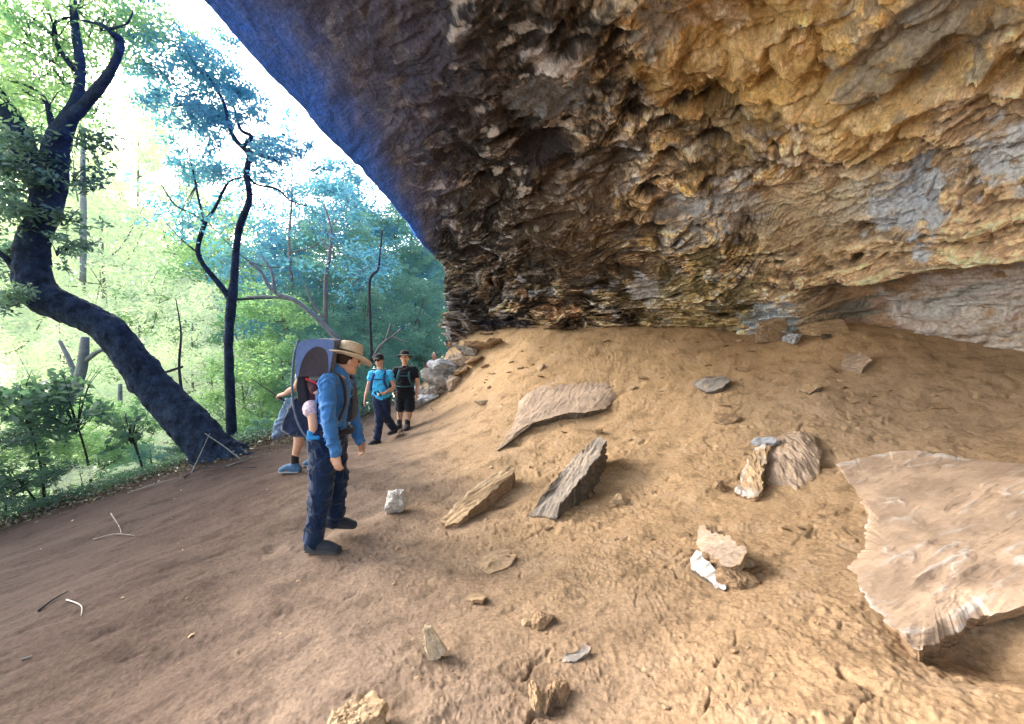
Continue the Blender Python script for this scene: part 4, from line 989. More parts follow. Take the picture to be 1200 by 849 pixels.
def edge_litter():
    rg = np.random.default_rng(5)
    # leaf litter and low sprigs along the edge: nobody could count it
    t = rg.uniform(2.0, 9.0, 9000); i = np.clip(t.astype(int), 2, len(EDGE) - 2)
    P = EDGE[i] + (EDGE[i + 1] - EDGE[i]) * (t - np.floor(t))[:, None]
    P = P + rg.normal(size=P.shape) * np.array([.5, .5]); d, _ = edge_dist(P[:, 0], P[:, 1]); P = P[(d > -.8 - .5 * rg.random(len(d))) & (P[:, 1] < 18)]
    c = np.c_[P, ground_z(P[:, 0], P[:, 1]) + .01 + .10 * rg.random(len(P)) ** 3]
    v, q = leaves(c, .06, .025, rg)
    o = obj('leaf_litter', mesh_np('leaf_litter', v, q), leaf_mat('dry_litter', (.05,.045,.025), (.16,.14,.08), .2)); tag(o, kind='stuff')
    # grassy sprigs
    t = rg.uniform(2.6, 8.6, 900); i = t.astype(int); P = EDGE[i] + (EDGE[i + 1] - EDGE[i]) * (t - i)[:, None] + rg.normal(size=(900, 2)) * .22
    d, _ = edge_dist(P[:, 0], P[:, 1]); P = P[d > -.25]
    c = np.repeat(np.c_[P, ground_z(P[:, 0], P[:, 1])], 9, axis=0); c[:, :2] += rg.normal(size=(len(c), 2)) * .05; c[:, 2] += rg.random(len(c)) * .16
    v, q = leaves(c, .09, .018, rg)
    o = obj('ground_cover', mesh_np('ground_cover', v, q), LF_DARK); tag(o, kind='stuff')
    sticks = [([(284,540,.02),(262,523,.12),(240,508,.25)],.012,'pale bent stick leaning against the foot of the leaning tree',M_BARKP),([(224,556,.02),(246,508,.22)],.009,'short pale stick crossing the bent stick at the tree foot',M_BARKP),
              ([(262,548,.01),(285,540,.02),(312,532,.02)],.009,'thin pale stick lying right of the leaning tree foot',M_BARKP),([(45,716,.01),(62,703,.015),(80,693,.01)],.009,'dark straight stick lying on the brown earth at the left',M_BARK),
              ([(78,703,.01),(90,707,.012),(96,712,.01),(95,722,.005)],.005,'small white curled twig beside the dark straight stick',surf_mat('bleached_twig',(.40,.37,.37),var=.1)),([(26,773,.005),(37,769,.008)],.006,'short pale twig near the left bottom of the earth floor',M_BARKP),
              ([(130,602,.01),(140,618,.01),(142,626,.01)],.007,'slim brown twig pointing down the dark bank below the leaning tree',M_BARKG),([(110,632,.01),(135,626,.02),(160,628,.01)],.007,'curved brown twig on the dark bank below the slim twig',M_BARKG),
              ([(339,622,.005),(348,617,.01)],.005,'tiny white twig behind the near hiker\'s boots',M_BARKP),([(150,578,.02),(180,568,.04),(210,560,.03)],.01,'grey stick along the lip left of the leaning tree',M_BARKG),
              ([(215,560,.02),(240,548,.05),(300,548,.02)],.013,'longest fallen branch in front of the leaning tree foot',M_BARK),([(424,505,.03),(434,492,.12),(452,499,.08)],.010,'grey stick in the brush left of the woman hiker',M_BARKP),([(412,505,.03),(425,478,.25),(440,472,.3)],.009,'upright grey twig in the brush behind the near hiker',M_BARKP)]
    for pts, r0, lab, m in sticks:
        P3 = [hit(pts[0][0], pts[0][1], min(pts[0][2], .05), True)]
        for a, b, h in pts[1:]: P3.append(hit(a, b, h, True) if h < .06 else PX(a, b, P3[-1][1]))
        P3 = np.array(P3); l = P3[0]
        v, q, tt = tube_pts(P3 - l, np.linspace(r0, r0 * .5, len(P3)), 6, amp=.1, freq=20, n=12)
        tag(obj('stick', mesh_np('stick', v, q, tt), m, loc=l), lab, 'stick', 'fallen sticks and twigs')
edge_litter()

# ------------------------------------------------------------------ people
def etube(P, rw, rd, wax, seg=20, n=None, cap=True):
    """body segment: elliptical rings, half width rw along wax and half depth rd across it"""
    P = np.asarray(P, float); rw = np.broadcast_to(rw, len(P)).astype(float); rd = np.broadcast_to(rd, len(P)).astype(float)
    n = n or len(P) * 5
    Q = catmull(np.c_[P, rw, rd], n) if len(P) > 2 else catmull(np.c_[P, rw, rd], n)
    C = Q[:, :3]; a = np.maximum(Q[:, 3], .003); b = np.maximum(Q[:, 4], .003)
    T = np.gradient(C, axis=0); T /= np.linalg.norm(T, axis=1, keepdims=True) + 1e-9
    if cap:  # rounded ends
        def end(i, sgn):
            o = []
            for k in (.35, .7, .92):
                o.append((C[i] + sgn * T[i] * min(a[i], b[i]) * k * .8, a[i] * math.sqrt(1 - k * k), b[i] * math.sqrt(1 - k * k)))
            return o
        e0 = end(0, -1)[::-1]; e1 = end(-1, 1)
        T = np.vstack([np.repeat(T[:1], 3, 0), T, np.repeat(T[-1:], 3, 0)])
        C = np.vstack([[q[0] for q in e0], C, [q[0] for q in e1]]); a = np.r_[[q[1] for q in e0], a, [q[1] for q in e1]]; b = np.r_[[q[2] for q in e0], b, [q[2] for q in e1]]
    W = np.asarray(wax, float)[None] - T * (T @ np.asarray(wax, float))[:, None]; W /= np.linalg.norm(W, axis=1, keepdims=True) + 1e-9
    D = np.cross(T, W); th = np.linspace(0, 2 * math.pi, seg, endpoint=False)
    V = (C[:, None] + W[:, None] * (np.cos(th)[None, :, None] * a[:, None, None]) + D[:, None] * (np.sin(th)[None, :, None] * b[:, None, None])).reshape(-1, 3)
    m = len(C); idx = np.arange(m * seg).reshape(m, seg); idn = np.roll(idx, -1, 1)
    q = np.stack([idx[:-1], idn[:-1], idn[1:], idx[1:]], -1).reshape(-1, 4)
    V = np.vstack([V, C[:1], C[-1:]])
    t = np.vstack([np.stack([np.full(seg, m * seg), idn[0], idx[0]], -1), np.stack([np.full(seg, m * seg + 1), idx[-1], idn[-1]], -1)])
    return V, q, t

def ell(c, f, u, rf, rl, ru, seg=18):
    """ellipsoid with radii along forward, left and up"""
    f = np.asarray(f, float); f = f / np.linalg.norm(f); u = np.asarray(u, float); u = u - f * (u @ f); u /= np.linalg.norm(u); l = np.cross(u, f)
    th = np.linspace(0, math.pi, 12)[1:-1]; ph = np.linspace(0, 2 * math.pi, seg, endpoint=False)
    V = (np.asarray(c)[None, None] + u * (np.cos(th)[:, None, None] * ru) + f * (np.sin(th)[:, None, None] * np.cos(ph)[None, :, None] * rf) + l * (np.sin(th)[:, None, None] * np.sin(ph)[None, :, None] * rl)).reshape(-1, 3)
    m = len(th); idx = np.arange(m * seg).reshape(m, seg); idn = np.roll(idx, -1, 1)
    q = np.stack([idx[:-1], idx[1:], idn[1:], idn[:-1]], -1).reshape(-1, 4)
    V = np.vstack([V, [np.asarray(c) + u * ru], [np.asarray(c) - u * ru]])
    t = np.vstack([np.stack([np.full(seg, m * seg), idx[0], idn[0]], -1), np.stack([np.full(seg, m * seg + 1), idn[-1], idx[-1]], -1)])
    return V, q, t

def weld(name, prims, vox, mat, parent, smooth=3, wr=0., wf=9, seed=0):
    """one continuous surface out of overlapping volumes; wr: folds of cloth"""
    v, q, t = merge(prims)
    me = mesh_np(name, v, q, t); o = bpy.data.objects.new(name, me); COL.objects.link(o)
    m = o.modifiers.new('r', 'REMESH'); m.mode = 'VOXEL'; m.voxel_size = vox; m.use_smooth_shade = True
    if smooth:
        s = o.modifiers.new('s', 'SMOOTH'); s.factor = .5; s.iterations = smooth
    dg = bpy.context.evaluated_depsgraph_get(); ne = bpy.data.meshes.new_from_object(o.evaluated_get(dg))
    o.modifiers.clear(); o.data = ne; bpy.data.meshes.remove(me); ne.name = name
    n = len(ne.vertices); co = np.empty(n * 3, np.float32); ne.vertices.foreach_get('co', co); co = co.reshape(-1, 3)
    if wr:
        no = np.empty(n * 3, np.float32); ne.vertices.foreach_get('normal', no); no = no.reshape(-1, 3)
        f = (ridged(co * np.array([wf * .8, wf * .8, wf * 1.3]) + .8 * fbm(co * 4 + seed, 2, 4)[:, None] + seed, 3, 3 + seed) - .5) + .6 * np.maximum(fbm(co * np.array([5, 5, 14]) + seed * 2, 3, 6) , -.2)
        f = np.maximum(f, -.22)
        co = co + no * (f * wr)[:, None]; ne.vertices.foreach_set('co', co.ravel())
    ne.polygons.foreach_set('use_smooth', np.ones(len(ne.polygons), bool))
    ne.update(); ne.materials.clear(); ne.materials.append(mat); o.parent = parent
    return o

def puff(name, poly, y0, y1, vox, mat, parent, smooth=6, wr=.004, ysh=0):
    """soft padded volume: a side outline (x,z) given between two depths, rounded off"""
    poly = np.asarray(poly, float); n = len(poly); c = poly.mean(0)
    rings = []
    for f, s in ((0, .80), (.12, .95), (.5, 1.0), (.88, .95), (1, .80)):
        p = c + (poly - c) * s; rings.append(np.c_[p[:, 0], np.full(n, y0 + (y1 - y0) * f), p[:, 1]])
    V = np.vstack(rings); idx = np.arange(5 * n).reshape(5, n); idn = np.roll(idx, -1, 1)
    q = np.stack([idx[:-1], idn[:-1], idn[1:], idx[1:]], -1).reshape(-1, 4)
    V = np.vstack([V, [[c[0], y0, c[1]]], [[c[0], y1, c[1]]]])
    t = np.vstack([np.stack([np.full(n, 5 * n), idn[0], idx[0]], -1), np.stack([np.full(n, 5 * n + 1), idx[-1], idn[-1]], -1)])
    return weld(name, [(V, q, t)], vox, mat, parent, smooth, wr)

def lathe(prof, c, ax, f, seg=40, warp=None):
    """turned shape (r,z) about axis ax; warp(theta) lifts the rim"""
    ax = np.asarray(ax, float); ax /= np.linalg.norm(ax); f = np.asarray(f, float); f = f - ax * (f @ ax); f /= np.linalg.norm(f); l = np.cross(ax, f)
    th = np.linspace(0, 2 * math.pi, seg, endpoint=False); V = []
    for r, z in prof:
        zz = z + (warp(th, r) if warp else 0 * th)
        V.append(np.asarray(c) + f * (np.cos(th) * r)[:, None] * 1.12 + l * (np.sin(th) * r)[:, None] + ax * zz[:, None])
    V = np.vstack(V); m = len(prof); idx = np.arange(m * seg).reshape(m, seg); idn = np.roll(idx, -1, 1)
    return V, np.stack([idx[:-1], idn[:-1], idn[1:], idx[1:]], -1).reshape(-1, 4), np.zeros((0, 3), int)

def cloth(name, c, var=.12, sc=25, rough=.9, bump=.5, sheen=.2): return surf_mat(name, c, rough=rough, scale=sc, scale2=260, var=var, bump=bump, bdist=.006, sheen=sheen, spec=.1)
M_SKIN = surf_mat('skin', (.52,.31,.23), rough=.6, scale=30, var=.08, bump=.15, bdist=.002, spec=.3)
M_SHOE = cloth('dark_shoe_fabric', (.03,.035,.05)); M_SOLE = cloth('shoe_sole', (.05,.05,.055))

def hand(wr, d, pal, curl, s=1., vox=None):
    """palm, four unequal bent fingers and a thumb leaving the side of the palm. d: pointing, pal: palm normal"""
    d = np.asarray(d, float); d /= np.linalg.norm(d); pal = np.asarray(pal, float); pal -= d * (pal @ d); pal /= np.linalg.norm(pal); w = np.cross(d, pal)
    out = [etube([wr - d * .02, wr + d * .03 * s, wr + d * .085 * s], [.026 * s, .037 * s, .040 * s], [.020 * s, .016 * s, .014 * s], w, n=8)]
    for i, L_ in enumerate((.070, .080, .074, .058)):
        o = (i - 1.5) * .0205 * s; p0 = wr + d * .08 * s + w * o; pts = [p0]; dd = d.copy(); a = 0
        for seg in (.45, .32, .23):
            a += curl; dd = d * math.cos(a) + pal * math.sin(a); pts.append(pts[-1] + dd * L_ * seg * s)
        out.append(etube(pts, [.0098 * s, .0092 * s, .0085 * s, .0075 * s], [.0098 * s, .0092 * s, .0085 * s, .0075 * s], w, 10, n=10))
    t0 = wr + d * .025 * s - w * .030 * s
    t1 = t0 + (d * .6 - w * .7 + pal * .35) * .034 * s; t2 = t1 + (d * .85 - w * .2 + pal * .5) * .032 * s; t3 = t2 + (d * .9 + pal * .5) * .022 * s
    out.append(etube([t0, t1, t2, t3], [.015 * s, .013 * s, .011 * s, .009 * s], [.014 * s, .012 * s, .010 * s, .008 * s], w, 10, n=10))
    return out

def head_prims(c, f, u, s=1.):
    f = np.asarray(f, float) / np.linalg.norm(f); u = np.asarray(u, float); u = u - f * (u @ f); u /= np.linalg.norm(u); l = np.cross(u, f)
    return [ell(c + u * .02 * s, f, u, .097 * s, .076 * s, .100 * s), ell(c + f * .022 * s - u * .058 * s, f, u, .068 * s, .058 * s, .058 * s),
            ell(c + f * .070 * s - u * .095 * s, f, u, .022 * s, .026 * s, .018 * s),
            etube([c + f * .088 * s + u * .012 * s, c + f * .106 * s - u * .016 * s, c + f * .112 * s - u * .030 * s], [.009 * s, .013 * s, .016 * s], [.010 * s, .012 * s, .010 * s], l, 10, n=7),
            ell(c + f * .084 * s - u * .060 * s, f, u, .012 * s, .024 * s, .012 * s),
            ell(c + l * .078 * s - u * .012 * s, f, u, .018 * s, .010 * s, .030 * s), ell(c - l * .078 * s - u * .012 * s, f, u, .018 * s, .010 * s, .030 * s)], f, u, l

def person(loc, label, J, vox, skin=M_SKIN, group=None, s=1., hands=(None, None)):
    """J: joints in metres from the point between the feet; returns the body object"""
    lat = np.asarray(J['lat'], float); lat /= np.linalg.norm(lat); fw = np.asarray(J['fwd'], float)
    hp, wa, ch, nk, hd = [np.asarray(J[k], float) for k in ('hip', 'waist', 'chest', 'neck', 'head')]
    prims = [etube([hp - [0, 0, .09], hp, wa, ch, nk - (nk - ch) * .22, nk], np.array([.11, .16, .135, .155, .13, .058]) * s, np.array([.09, .115, .10, .115, .085, .058]) * s, lat, 24, n=40),
             etube([nk - [0, 0, .03], (nk + hd) / 2, hd], .056 * s, .058 * s, lat, n=10)]
    hprims, f, u, l = head_prims(hd, J['face'], J.get('up', (0, 0, 1)), s); prims += hprims
    for i, sd in enumerate('LR'):
        S, E, W = [np.asarray(J[k + sd], float) for k in ('sh', 'el', 'wr')]
        prims.append(etube([nk * .55 + S * .45 - [0, 0, .04], S, S * .5 + E * .5, E, E * .45 + W * .55, W], np.array([.055, .058, .048, .040, .038, .027]) * s, np.array([.05, .056, .046, .040, .034, .022]) * s, fw, 16, n=36))
        hd_ = J.get('hand' + sd, ((W - E), -np.sign(1) * fw, .35)); prims += hand(W, hd_[0], hd_[1], hd_[2], s)
        H, K, A = [np.asarray(J[k + sd], float) for k in ('hi', 'kn', 'an')]
        cf = A * .35 + K * .65 - fw * .02
        prims.append(etube([H + [0, 0, .06], H * .6 + K * .4, K, cf, A * .7 + K * .3, A], np.array([.092, .083, .056, .058, .045, .038]) * s, np.array([.098, .085, .060, .062, .045, .042]) * s, lat, 18, n=40))
        T_ = np.asarray(J['toe' + sd], float)
        prims.append(etube([A - [0, 0, .01], A * .6 + T_ * .4 - [0, 0, .03], T_], np.array([.038, .042, .038]) * s, np.array([.04, .03, .018]) * s, lat, n=12))
    b = weld('person', prims, vox, skin, None, 2)
    b.location = loc; tag(b, label, 'person', group)
    return b, (f, u, l)

def boots(b, J, vox, mat, s=1., high=.10, sole=M_SOLE, name='shoe'):
    for sd in 'LR':
        A = np.asarray(J['an' + sd], float); T_ = np.asarray(J['toe' + sd], float); d = T_ - A; d[2] = 0; ln = np.linalg.norm(d); d /= ln; w = np.cross([0, 0, 1], d)
        z0 = T_[2] - .028; he = A - d * .055; he[2] = z0 + .045
        o = weld(name, [etube([he, he + d * .06, A * .4 + T_ * .6 + [0, 0, -.002], T_ + d * .02], np.array([.044, .051, .054, .044]) * s, np.array([.048, .052, .044, .034]) * s, w, n=18),
                        etube([A + [0, 0, high - .03], A + [0, 0, 0], [A[0], A[1], z0 + .05]], np.array([.052, .053, .05]) * s, np.array([.056, .06, .06]) * s, w, n=12)], vox, mat, b, 2)
        so = weld('sole', [etube([he * [1, 1, 0] + [0, 0, z0 + .008], A * [.5, .5, 0] + T_ * [.5, .5, 0] + [0, 0, z0 + .008], (T_ + d * .03) * [1, 1, 0] + [0, 0, z0 + .010]], np.array([.045, .053, .046]) * s, .016 * s, w, n=14)], vox * .9, sole, o, 1)

def shirt(b, J, vox, mat, s=1., sleeve=1., e=.016, wr=.010, seed=0, name='shirt', hem=.08):
    lat = np.asarray(J['lat'], float); fw = np.asarray(J['fwd'], float)
    hp, wa, ch, nk = [np.asarray(J[k], float) for k in ('hip', 'waist', 'chest', 'neck')]
    pr = [etube([hp - [0, 0, hem - .09], hp + [0, 0, .03], wa, ch, nk - (nk - ch) * .25, nk - [0, 0, .012]], (np.array([.165, .163, .142, .16, .135, .060]) + e) * s, (np.array([.12, .12, .108, .12, .09, .058]) + e) * s, lat, 26, n=44)]
    for sd in 'LR':
        S, E, W = [np.asarray(J[k + sd], float) for k in ('sh', 'el', 'wr')]
        if sleeve >= 1: pts = [nk * .5 + S * .5 - [0, 0, .045], S, S * .5 + E * .5, E, E * .45 + W * .55, W]; a = [.058, .064, .056, .050, .046, .037]
        else:
            q = S + (E - S) * sleeve; pts = [nk * .5 + S * .5 - [0, 0, .045], S, S * .5 + q * .5, q]; a = [.058, .064, .06, .058]
        pr.append(etube(pts, (np.array(a) + e * .4) * s, (np.array(a) + e * .4) * s, fw, 18, n=36))
    return weld(name, pr, vox, mat, b, 2, wr, 8, seed)

def pants(b, J, vox, mat, s=1., frac=1., e=.014, wr=.010, seed=2, name='trousers', loose=0.):
    lat = np.asarray(J['lat'], float); hp, wa = np.asarray(J['hip'], float), np.asarray(J['waist'], float)
    pr = [etube([hp - [0, 0, .10], hp - [0, 0, .02], hp + [0, 0, .07]], (np.array([.125, .165, .155]) + e) * s, (np.array([.10, .12, .112]) + e) * s, lat, 24, n=18)]
    for sd in 'LR':
        H, K, A = [np.asarray(J[k + sd], float) for k in ('hi', 'kn', 'an')]
        if frac >= 1: pts = [H + [0, 0, .05], H * .6 + K * .4, K, A * .4 + K * .6, A + [0, 0, -.005]]; a = [.095, .088, .070, .066, .062]
        else:
            q = K + (H - K) * (1 - frac) ; pts = [H + [0, 0, .05], H * .6 + q * .4, q]; a = [.098, .095, .092]
        pr.append(etube(pts, (np.array(a) + e + loose) * s, (np.array(a) + e + loose) * s, lat, 18, n=36))
    return weld(name, pr, vox, mat, b, 2, wr, 7, seed)

def face_bits(b, hd, f, u, l, s=1., eyes=True):
    if eyes:
        for k in (-1, 1):
            v, q, t = ell(hd + f * .087 * s + l * .031 * k * s + u * .006 * s, f, u, .010 * s, .014 * s, .008 * s, 10); obj('eye', mesh_np('eye', v, q, t), M_EYE, b)
    v, q, t = ell(hd + f * .094 * s - u * .056 * s, f, u, .006 * s, .024 * s, .006 * s, 12); obj('mouth', mesh_np('mouth', v, q, t), M_LIP, b)
M_EYE = surf_mat('eye_dark', (.05,.035,.03), rough=.2, var=.02, bump=0); M_LIP = surf_mat('lips', (.42,.17,.14), var=.05, bump=0)
M_HAIR = surf_mat('dark_hair', (.03,.02,.016), rough=.7, scale=90, var=.4, bump=.8, bdist=.004)

def hat(b, c, ax, f, R0, Rb, H, mat, bandmat, warp=None, droop=.02):
    n_ = 8
    prof = [(.001, H), (R0 * .45, H + .004), (R0 * .78, H - .004), (R0 * .90, H - .02), (R0 * .97, H * .5), (R0 * 1.03, .012), (R0 * 1.1, .0)]
    prof += [(R0 * 1.1 + (Rb - R0 * 1.1) * k / n_, -droop * (k / n_) ** 1.5) for k in range(1, n_ + 1)]
    prof += [(Rb + .002, -droop - .004), (Rb - .004, -droop - .007)] + [(R0 * 1.0 + (Rb - R0 * 1.1) * k / n_, -droop * (k / n_) ** 1.5 - .008) for k in range(n_, -1, -1)]
    v, q, t = lathe(prof, c, ax, f, 44, warp)
    v = v + (fbm(v * 14, 2, 3) * .005)[:, None] * np.asarray(ax)
    h = obj('hat', mesh_np('hat', v, q, t), mat, b)
    v, q, t = lathe([(R0 * 1.045, .012), (R0 * 1.055, .02), (R0 * 1.02, .036), (R0 * .99, .038)], c, ax, f, 44)
    obj('hat_band', mesh_np('hat_band', v, q, t), bandmat, h)
    return h

def strap(name, pts, w, th, mat, parent, wax, vox=.006):
    return obj(name, mesh_np(name, *etube(pts, w, th, wax, 10, n=len(pts) * 8)), mat, parent)

def gz(px, py, Y):
    x = (px - CX) / F * Y; return np.array([x, Y, float(ground_z(np.array([x]), np.array([Y]))[0])])

def build_people():
    # --- the near hiker, side on, facing right, child carrier on the back
    Y = 3.72; k = Y / F; fx, fy = 383, 641
    root = gz(fx, fy, Y); z0 = PX(fx, fy, Y)[2] - root[2]
    def J_(px, py, dy=0.): return np.array([(px - fx) * k, dy, (fy - py) * k + z0])
    J = dict(lat=(0, 1, 0), fwd=np.array([1., 0, 0]), face=(.74, .62, -.16), up=(.12, 0, 1),
             hip=J_(386, 511), waist=J_(388, 490), chest=J_(392, 462), neck=J_(399, 437), head=J_(407, 423),
             shR=J_(395, 448, -.19), elR=J_(400, 492, -.25), wrR=J_(406, 526, -.22), handR=(np.array([.12, 0, -1.]), np.array([.2, 1., 0]), .32),
             shL=J_(397, 448, .19), elL=J_(403, 491, .22), wrL=J_(412, 522, .19), handL=(np.array([.3, -.2, -.9]), np.array([-.3, -1., 0]), .45),
             hiR=J_(384, 516, -.09), knR=J_(382, 575, -.10), anR=J_(374, 628, -.10), toeR=J_(400, 637, -.12),
             hiL=J_(386, 516, .09), knL=J_(388, 570, .10), anL=J_(384, 616, .14), toeL=J_(406, 621, .12))
    J['toeR'][2] = J_(0, 637)[2]; vox = .0065
    b, (f, u, l) = person(root, 'hiker in blue long-sleeved shirt and wide straw-coloured hat carrying a child carrier, side on', J, vox)
    face_bits(b, J['head'], f, u, l)
    v, q, t = ell(J['head'] - f * .018 + u * .03, f, u, .088, .082, .092); obj('hair', mesh_np('hair', v, q, t), M_HAIR, b)
    weld_sh = shirt(b, J, vox, cloth('blue_shirt_cloth', (.045,.17,.46), var=.22, sc=14), wr=.024, seed=3, hem=.10, e=.020)
    strapm = cloth('black_webbing', (.02,.022,.035)); navy = cloth('navy_cloth', (.012,.022,.06), var=.3, sc=12)
    col = obj('collar', mesh_np('collar', *etube([J['neck'] - [0.01, 0, .012], J['neck'] + [0, 0, .022]], .078, .078, (0, 1, 0), n=5)), cloth('blue_collar', (.05,.18,.45)), weld_sh)
    pants(b, J, vox, cloth('navy_trousers_cloth', (.008,.022,.065), var=.3, sc=10), e=.021, wr=.026)
    boots(b, J, vox, M_SHOE, 1.0)
    hx = J['head'] + u * .040 + f * .004; tilt = np.array([.22, .22, .95])
    hat(b, hx, tilt, f, .096, .185, .125, cloth('straw_hat_felt', (.60,.50,.38), var=.12), cloth('brown_hat_band', (.10,.06,.04)), warp=lambda th, r: np.maximum(r - .10, 0) * .45 * np.abs(np.sin(th)) - np.maximum(r - .10, 0) * .15, droop=.012)
    # --- carrier (rides on the hiker, a thing of its own)
    c = empty('child_carrier', root + np.array([.05, 0, 0]), 'framed child carrier with grey sun canopy and dark lower bag, on the hiker\'s back', 'child carrier')
    def p2(l_): return [(J_(a, bb)[0], J_(a, bb)[2]) for a, bb in l_]
    greyc = cloth('grey_canopy_cloth', (.10,.12,.19), var=.15); bluec = cloth('blue_canopy_panel', (.10,.16,.36), var=.12)
    puff('seat_back', p2([(350,424),(357,422),(360,450),(364,478),(372,505),(358,508),(350,480),(347,450)]), -.13, .15, .008, strapm, c)
    puff('lower_bag', p2([(346,462),(356,468),(366,480),(377,492),(378,511),(360,512),(340,510),(329,503),(331,494),(338,478)]), -.15, .17, .008, navy, c, wr=.012)
    puff('cushion', p2([(361,437),(376,435),(392,437),(391,444),(376,447),(362,446)]), -.14, .14, .008, cloth('grey_cushion', (.15,.16,.18)), c)
    puff('back_panel', p2([(376,446),(384,445),(383,470),(381,500),(376,508),(372,480),(375,460)]), -.14, .16, .008, strapm, c)
    # canopy: a bent sheet over the child with side panels
    arc = np.array(p2([(352,440),(351,424),(353,405),(360,399),(376,397),(393,399),(393,412),(388,438)])); A2 = catmull(arc, 30)
    ys = np.linspace(-.17, .17, 9); V = np.array([[a[0], y_, a[1] - .018 * (abs(y_) / .17) ** 2 * 1.0] for a in A2 for y_ in ys])
    V2 = V.copy(); V2[:, 2] -= .004; idx = np.arange(30 * 9).reshape(30, 9)
    qq = np.stack([idx[:-1, :-1], idx[1:, :-1], idx[1:, 1:], idx[:-1, 1:]], -1).reshape(-1, 4)
    can = obj('canopy', mesh_np('canopy', V, qq), greyc, c)
    for sy in (-.172, .172):
        pl = np.array(p2([(354,441),(360,420),(370,409),(380,408),(387,416),(388,440)]) + [A2[-1], *A2[::-3]][0:0]); 
        P2 = catmull(pl, 24); cc = P2.mean(0); vs = np.array([[a[0], sy, a[1]] for a in P2] + [[cc[0], sy - .012 * np.sign(-sy) * -1, cc[1]]])
        tr = np.array([[i, (i + 1) % 24, 24] for i in range(24)]); obj('side_panel', mesh_np('side_panel', vs, None, tr), cloth('dark_mesh_panel', (.045,.04,.055)), can)
        ring = np.array([[a[0], sy * .99, a[1] - .012] for a in A2]); n2 = 24; inn = np.array([[a[0], sy * .99, a[1]] for a in catmull(pl, 30)])
        vs = np.vstack([ring, inn]); qs = np.array([[i, i + 1, 30 + i + 1, 30 + i] for i in range(29)])
        obj('side_panel', mesh_np('side_panel', vs, qs), bluec if sy < 0 else greyc, can)
    fr = cloth('carrier_frame_metal', (.10,.14,.22), bump=0)
    for sy in (-.15, .16):
        obj('frame_tube', mesh_np('frame_tube', *etube([J_(353, 400, sy), J_(348, 420, sy), J_(346, 455, sy), J_(350, 485, sy), J_(362, 508, sy), J_(379, 510, sy)], .010, .010, (0, 1, 0), 10, n=40)), fr, c)
    obj('shoulder_strap', mesh_np('shoulder_strap', *etube([J_(381, 500, -.12), J_(382, 470, -.14), J_(388, 447, -.13), J_(398, 438, -.115), J_(408, 446, -.12), J_(412, 468, -.13), J_(406, 490, -.15)], .028, .010, (0, 1, 0), 12, n=60)), strapm, c)
    obj('shoulder_strap', mesh_np('shoulder_strap', *etube([J_(381, 500, .13), J_(383, 465, .14), J_(391, 443, .13), J_(400, 439, .12), J_(407, 446, .115), J_(409, 470, .115), J_(405, 492, .13)], .030, .012, (0, 1, 0), 12, n=60)), strapm, c)
    puff('chest_shade_pad', p2([(403,445),(408,446),(411,455),(413,475),(411,492),(405,498),(402,480)]), .02, .17, .008, cloth('shaded_vest_cloth', (.028,.035,.06), var=.3), c)  # dark pad put where his arm and vest lie in shade
    obj('hip_belt', mesh_np('hip_belt', *etube([J_(376, 503, -.10), J_(385, 505, -.175), J_(400, 505, -.165), J_(410, 505, -.05), J_(411, 505, .06), J_(400, 505, .17), J_(380, 503, .14)], .012, .026, (1, 0, 0), 12, n=60)), strapm, c)
    for q_ in c.children:
        if q_.name.split('.')[0] in ('shoulder_strap', 'chest_shade_pad', 'hip_belt'): q_.location = (-.05, 0, 0)
    # --- the child in the carrier
    kr = .62
    jj = dict(head=J_(364, 430), f=np.array([1., -.05, 0]))
    ch = empty('child_base', root, 'x', 'x'); bpy.data.objects.remove(ch)
    hp_, fC, uC, lC = head_prims(jj['head'], jj['f'], (0, 0, 1), .80)
    pr = list(hp_) + [etube([J_(364, 478, .01), J_(363, 462, .01), J_(363, 446, .01)], [.10, .095, .08], [.085, .08, .06], (0, 1, 0), n=16), etube([J_(363, 448), J_(364, 436)], .04, .04, (0, 1, 0))]
    for sy in (-1, 1):
        pr.append(etube([J_(364, 476, .07 * sy), J_(367, 477, .13 * sy), J_(370, 484, .165 * sy), J_(372, 496, .175 * sy), J_(371, 505, .175 * sy)], [.055, .052, .038, .036, .026], [.055, .052, .038, .036, .026], (1, 0, 0), 14, n=30))
        pr.append(etube([J_(364, 448, .08 * sy), J_(372, 458, .12 * sy), J_(383, 456, .10 * sy)], [.032, .028, .02], [.032, .028, .02], (0, 1, 0), 12, n=16)); pr += hand(J_(383, 456, .10 * sy), (1, 0, 0), (0, 0, -1), .3, .6)
        pr.append(etube([J_(370, 505, .175 * sy), J_(377, 508, .178 * sy)], .026, .02, (0, 1, 0)))
    kid = weld('person', pr, .006, surf_mat('child_skin', (.60,.37,.28), rough=.6, var=.06, bump=.1, bdist=.002), None, 2); kid.location = root + np.array([.045, 0, 0])
    tag(kid, 'small child riding in the carrier, bare leg hanging down in a bright blue shoe', 'person')
    face_bits(kid, jj['head'], fC, uC, lC, .8)
    v, q, t = ell(jj['head'] - fC * .022 + uC * .028, fC, uC, .078, .070, .080); obj('hair', mesh_np('hair', v, q, t), M_HAIR, kid)
    v, q, t = lathe([(.001, .045), (.05, .04), (.068, .015), (.074, 0), (.10, -.014), (.10, -.018), (.07, -.006)], jj['head'] + uC * .05, (.1, 0, 1), fC, 30); obj('sun_hat', mesh_np('sun_hat', v, q, t), cloth('cyan_cloth', (.03,.42,.68)), kid)
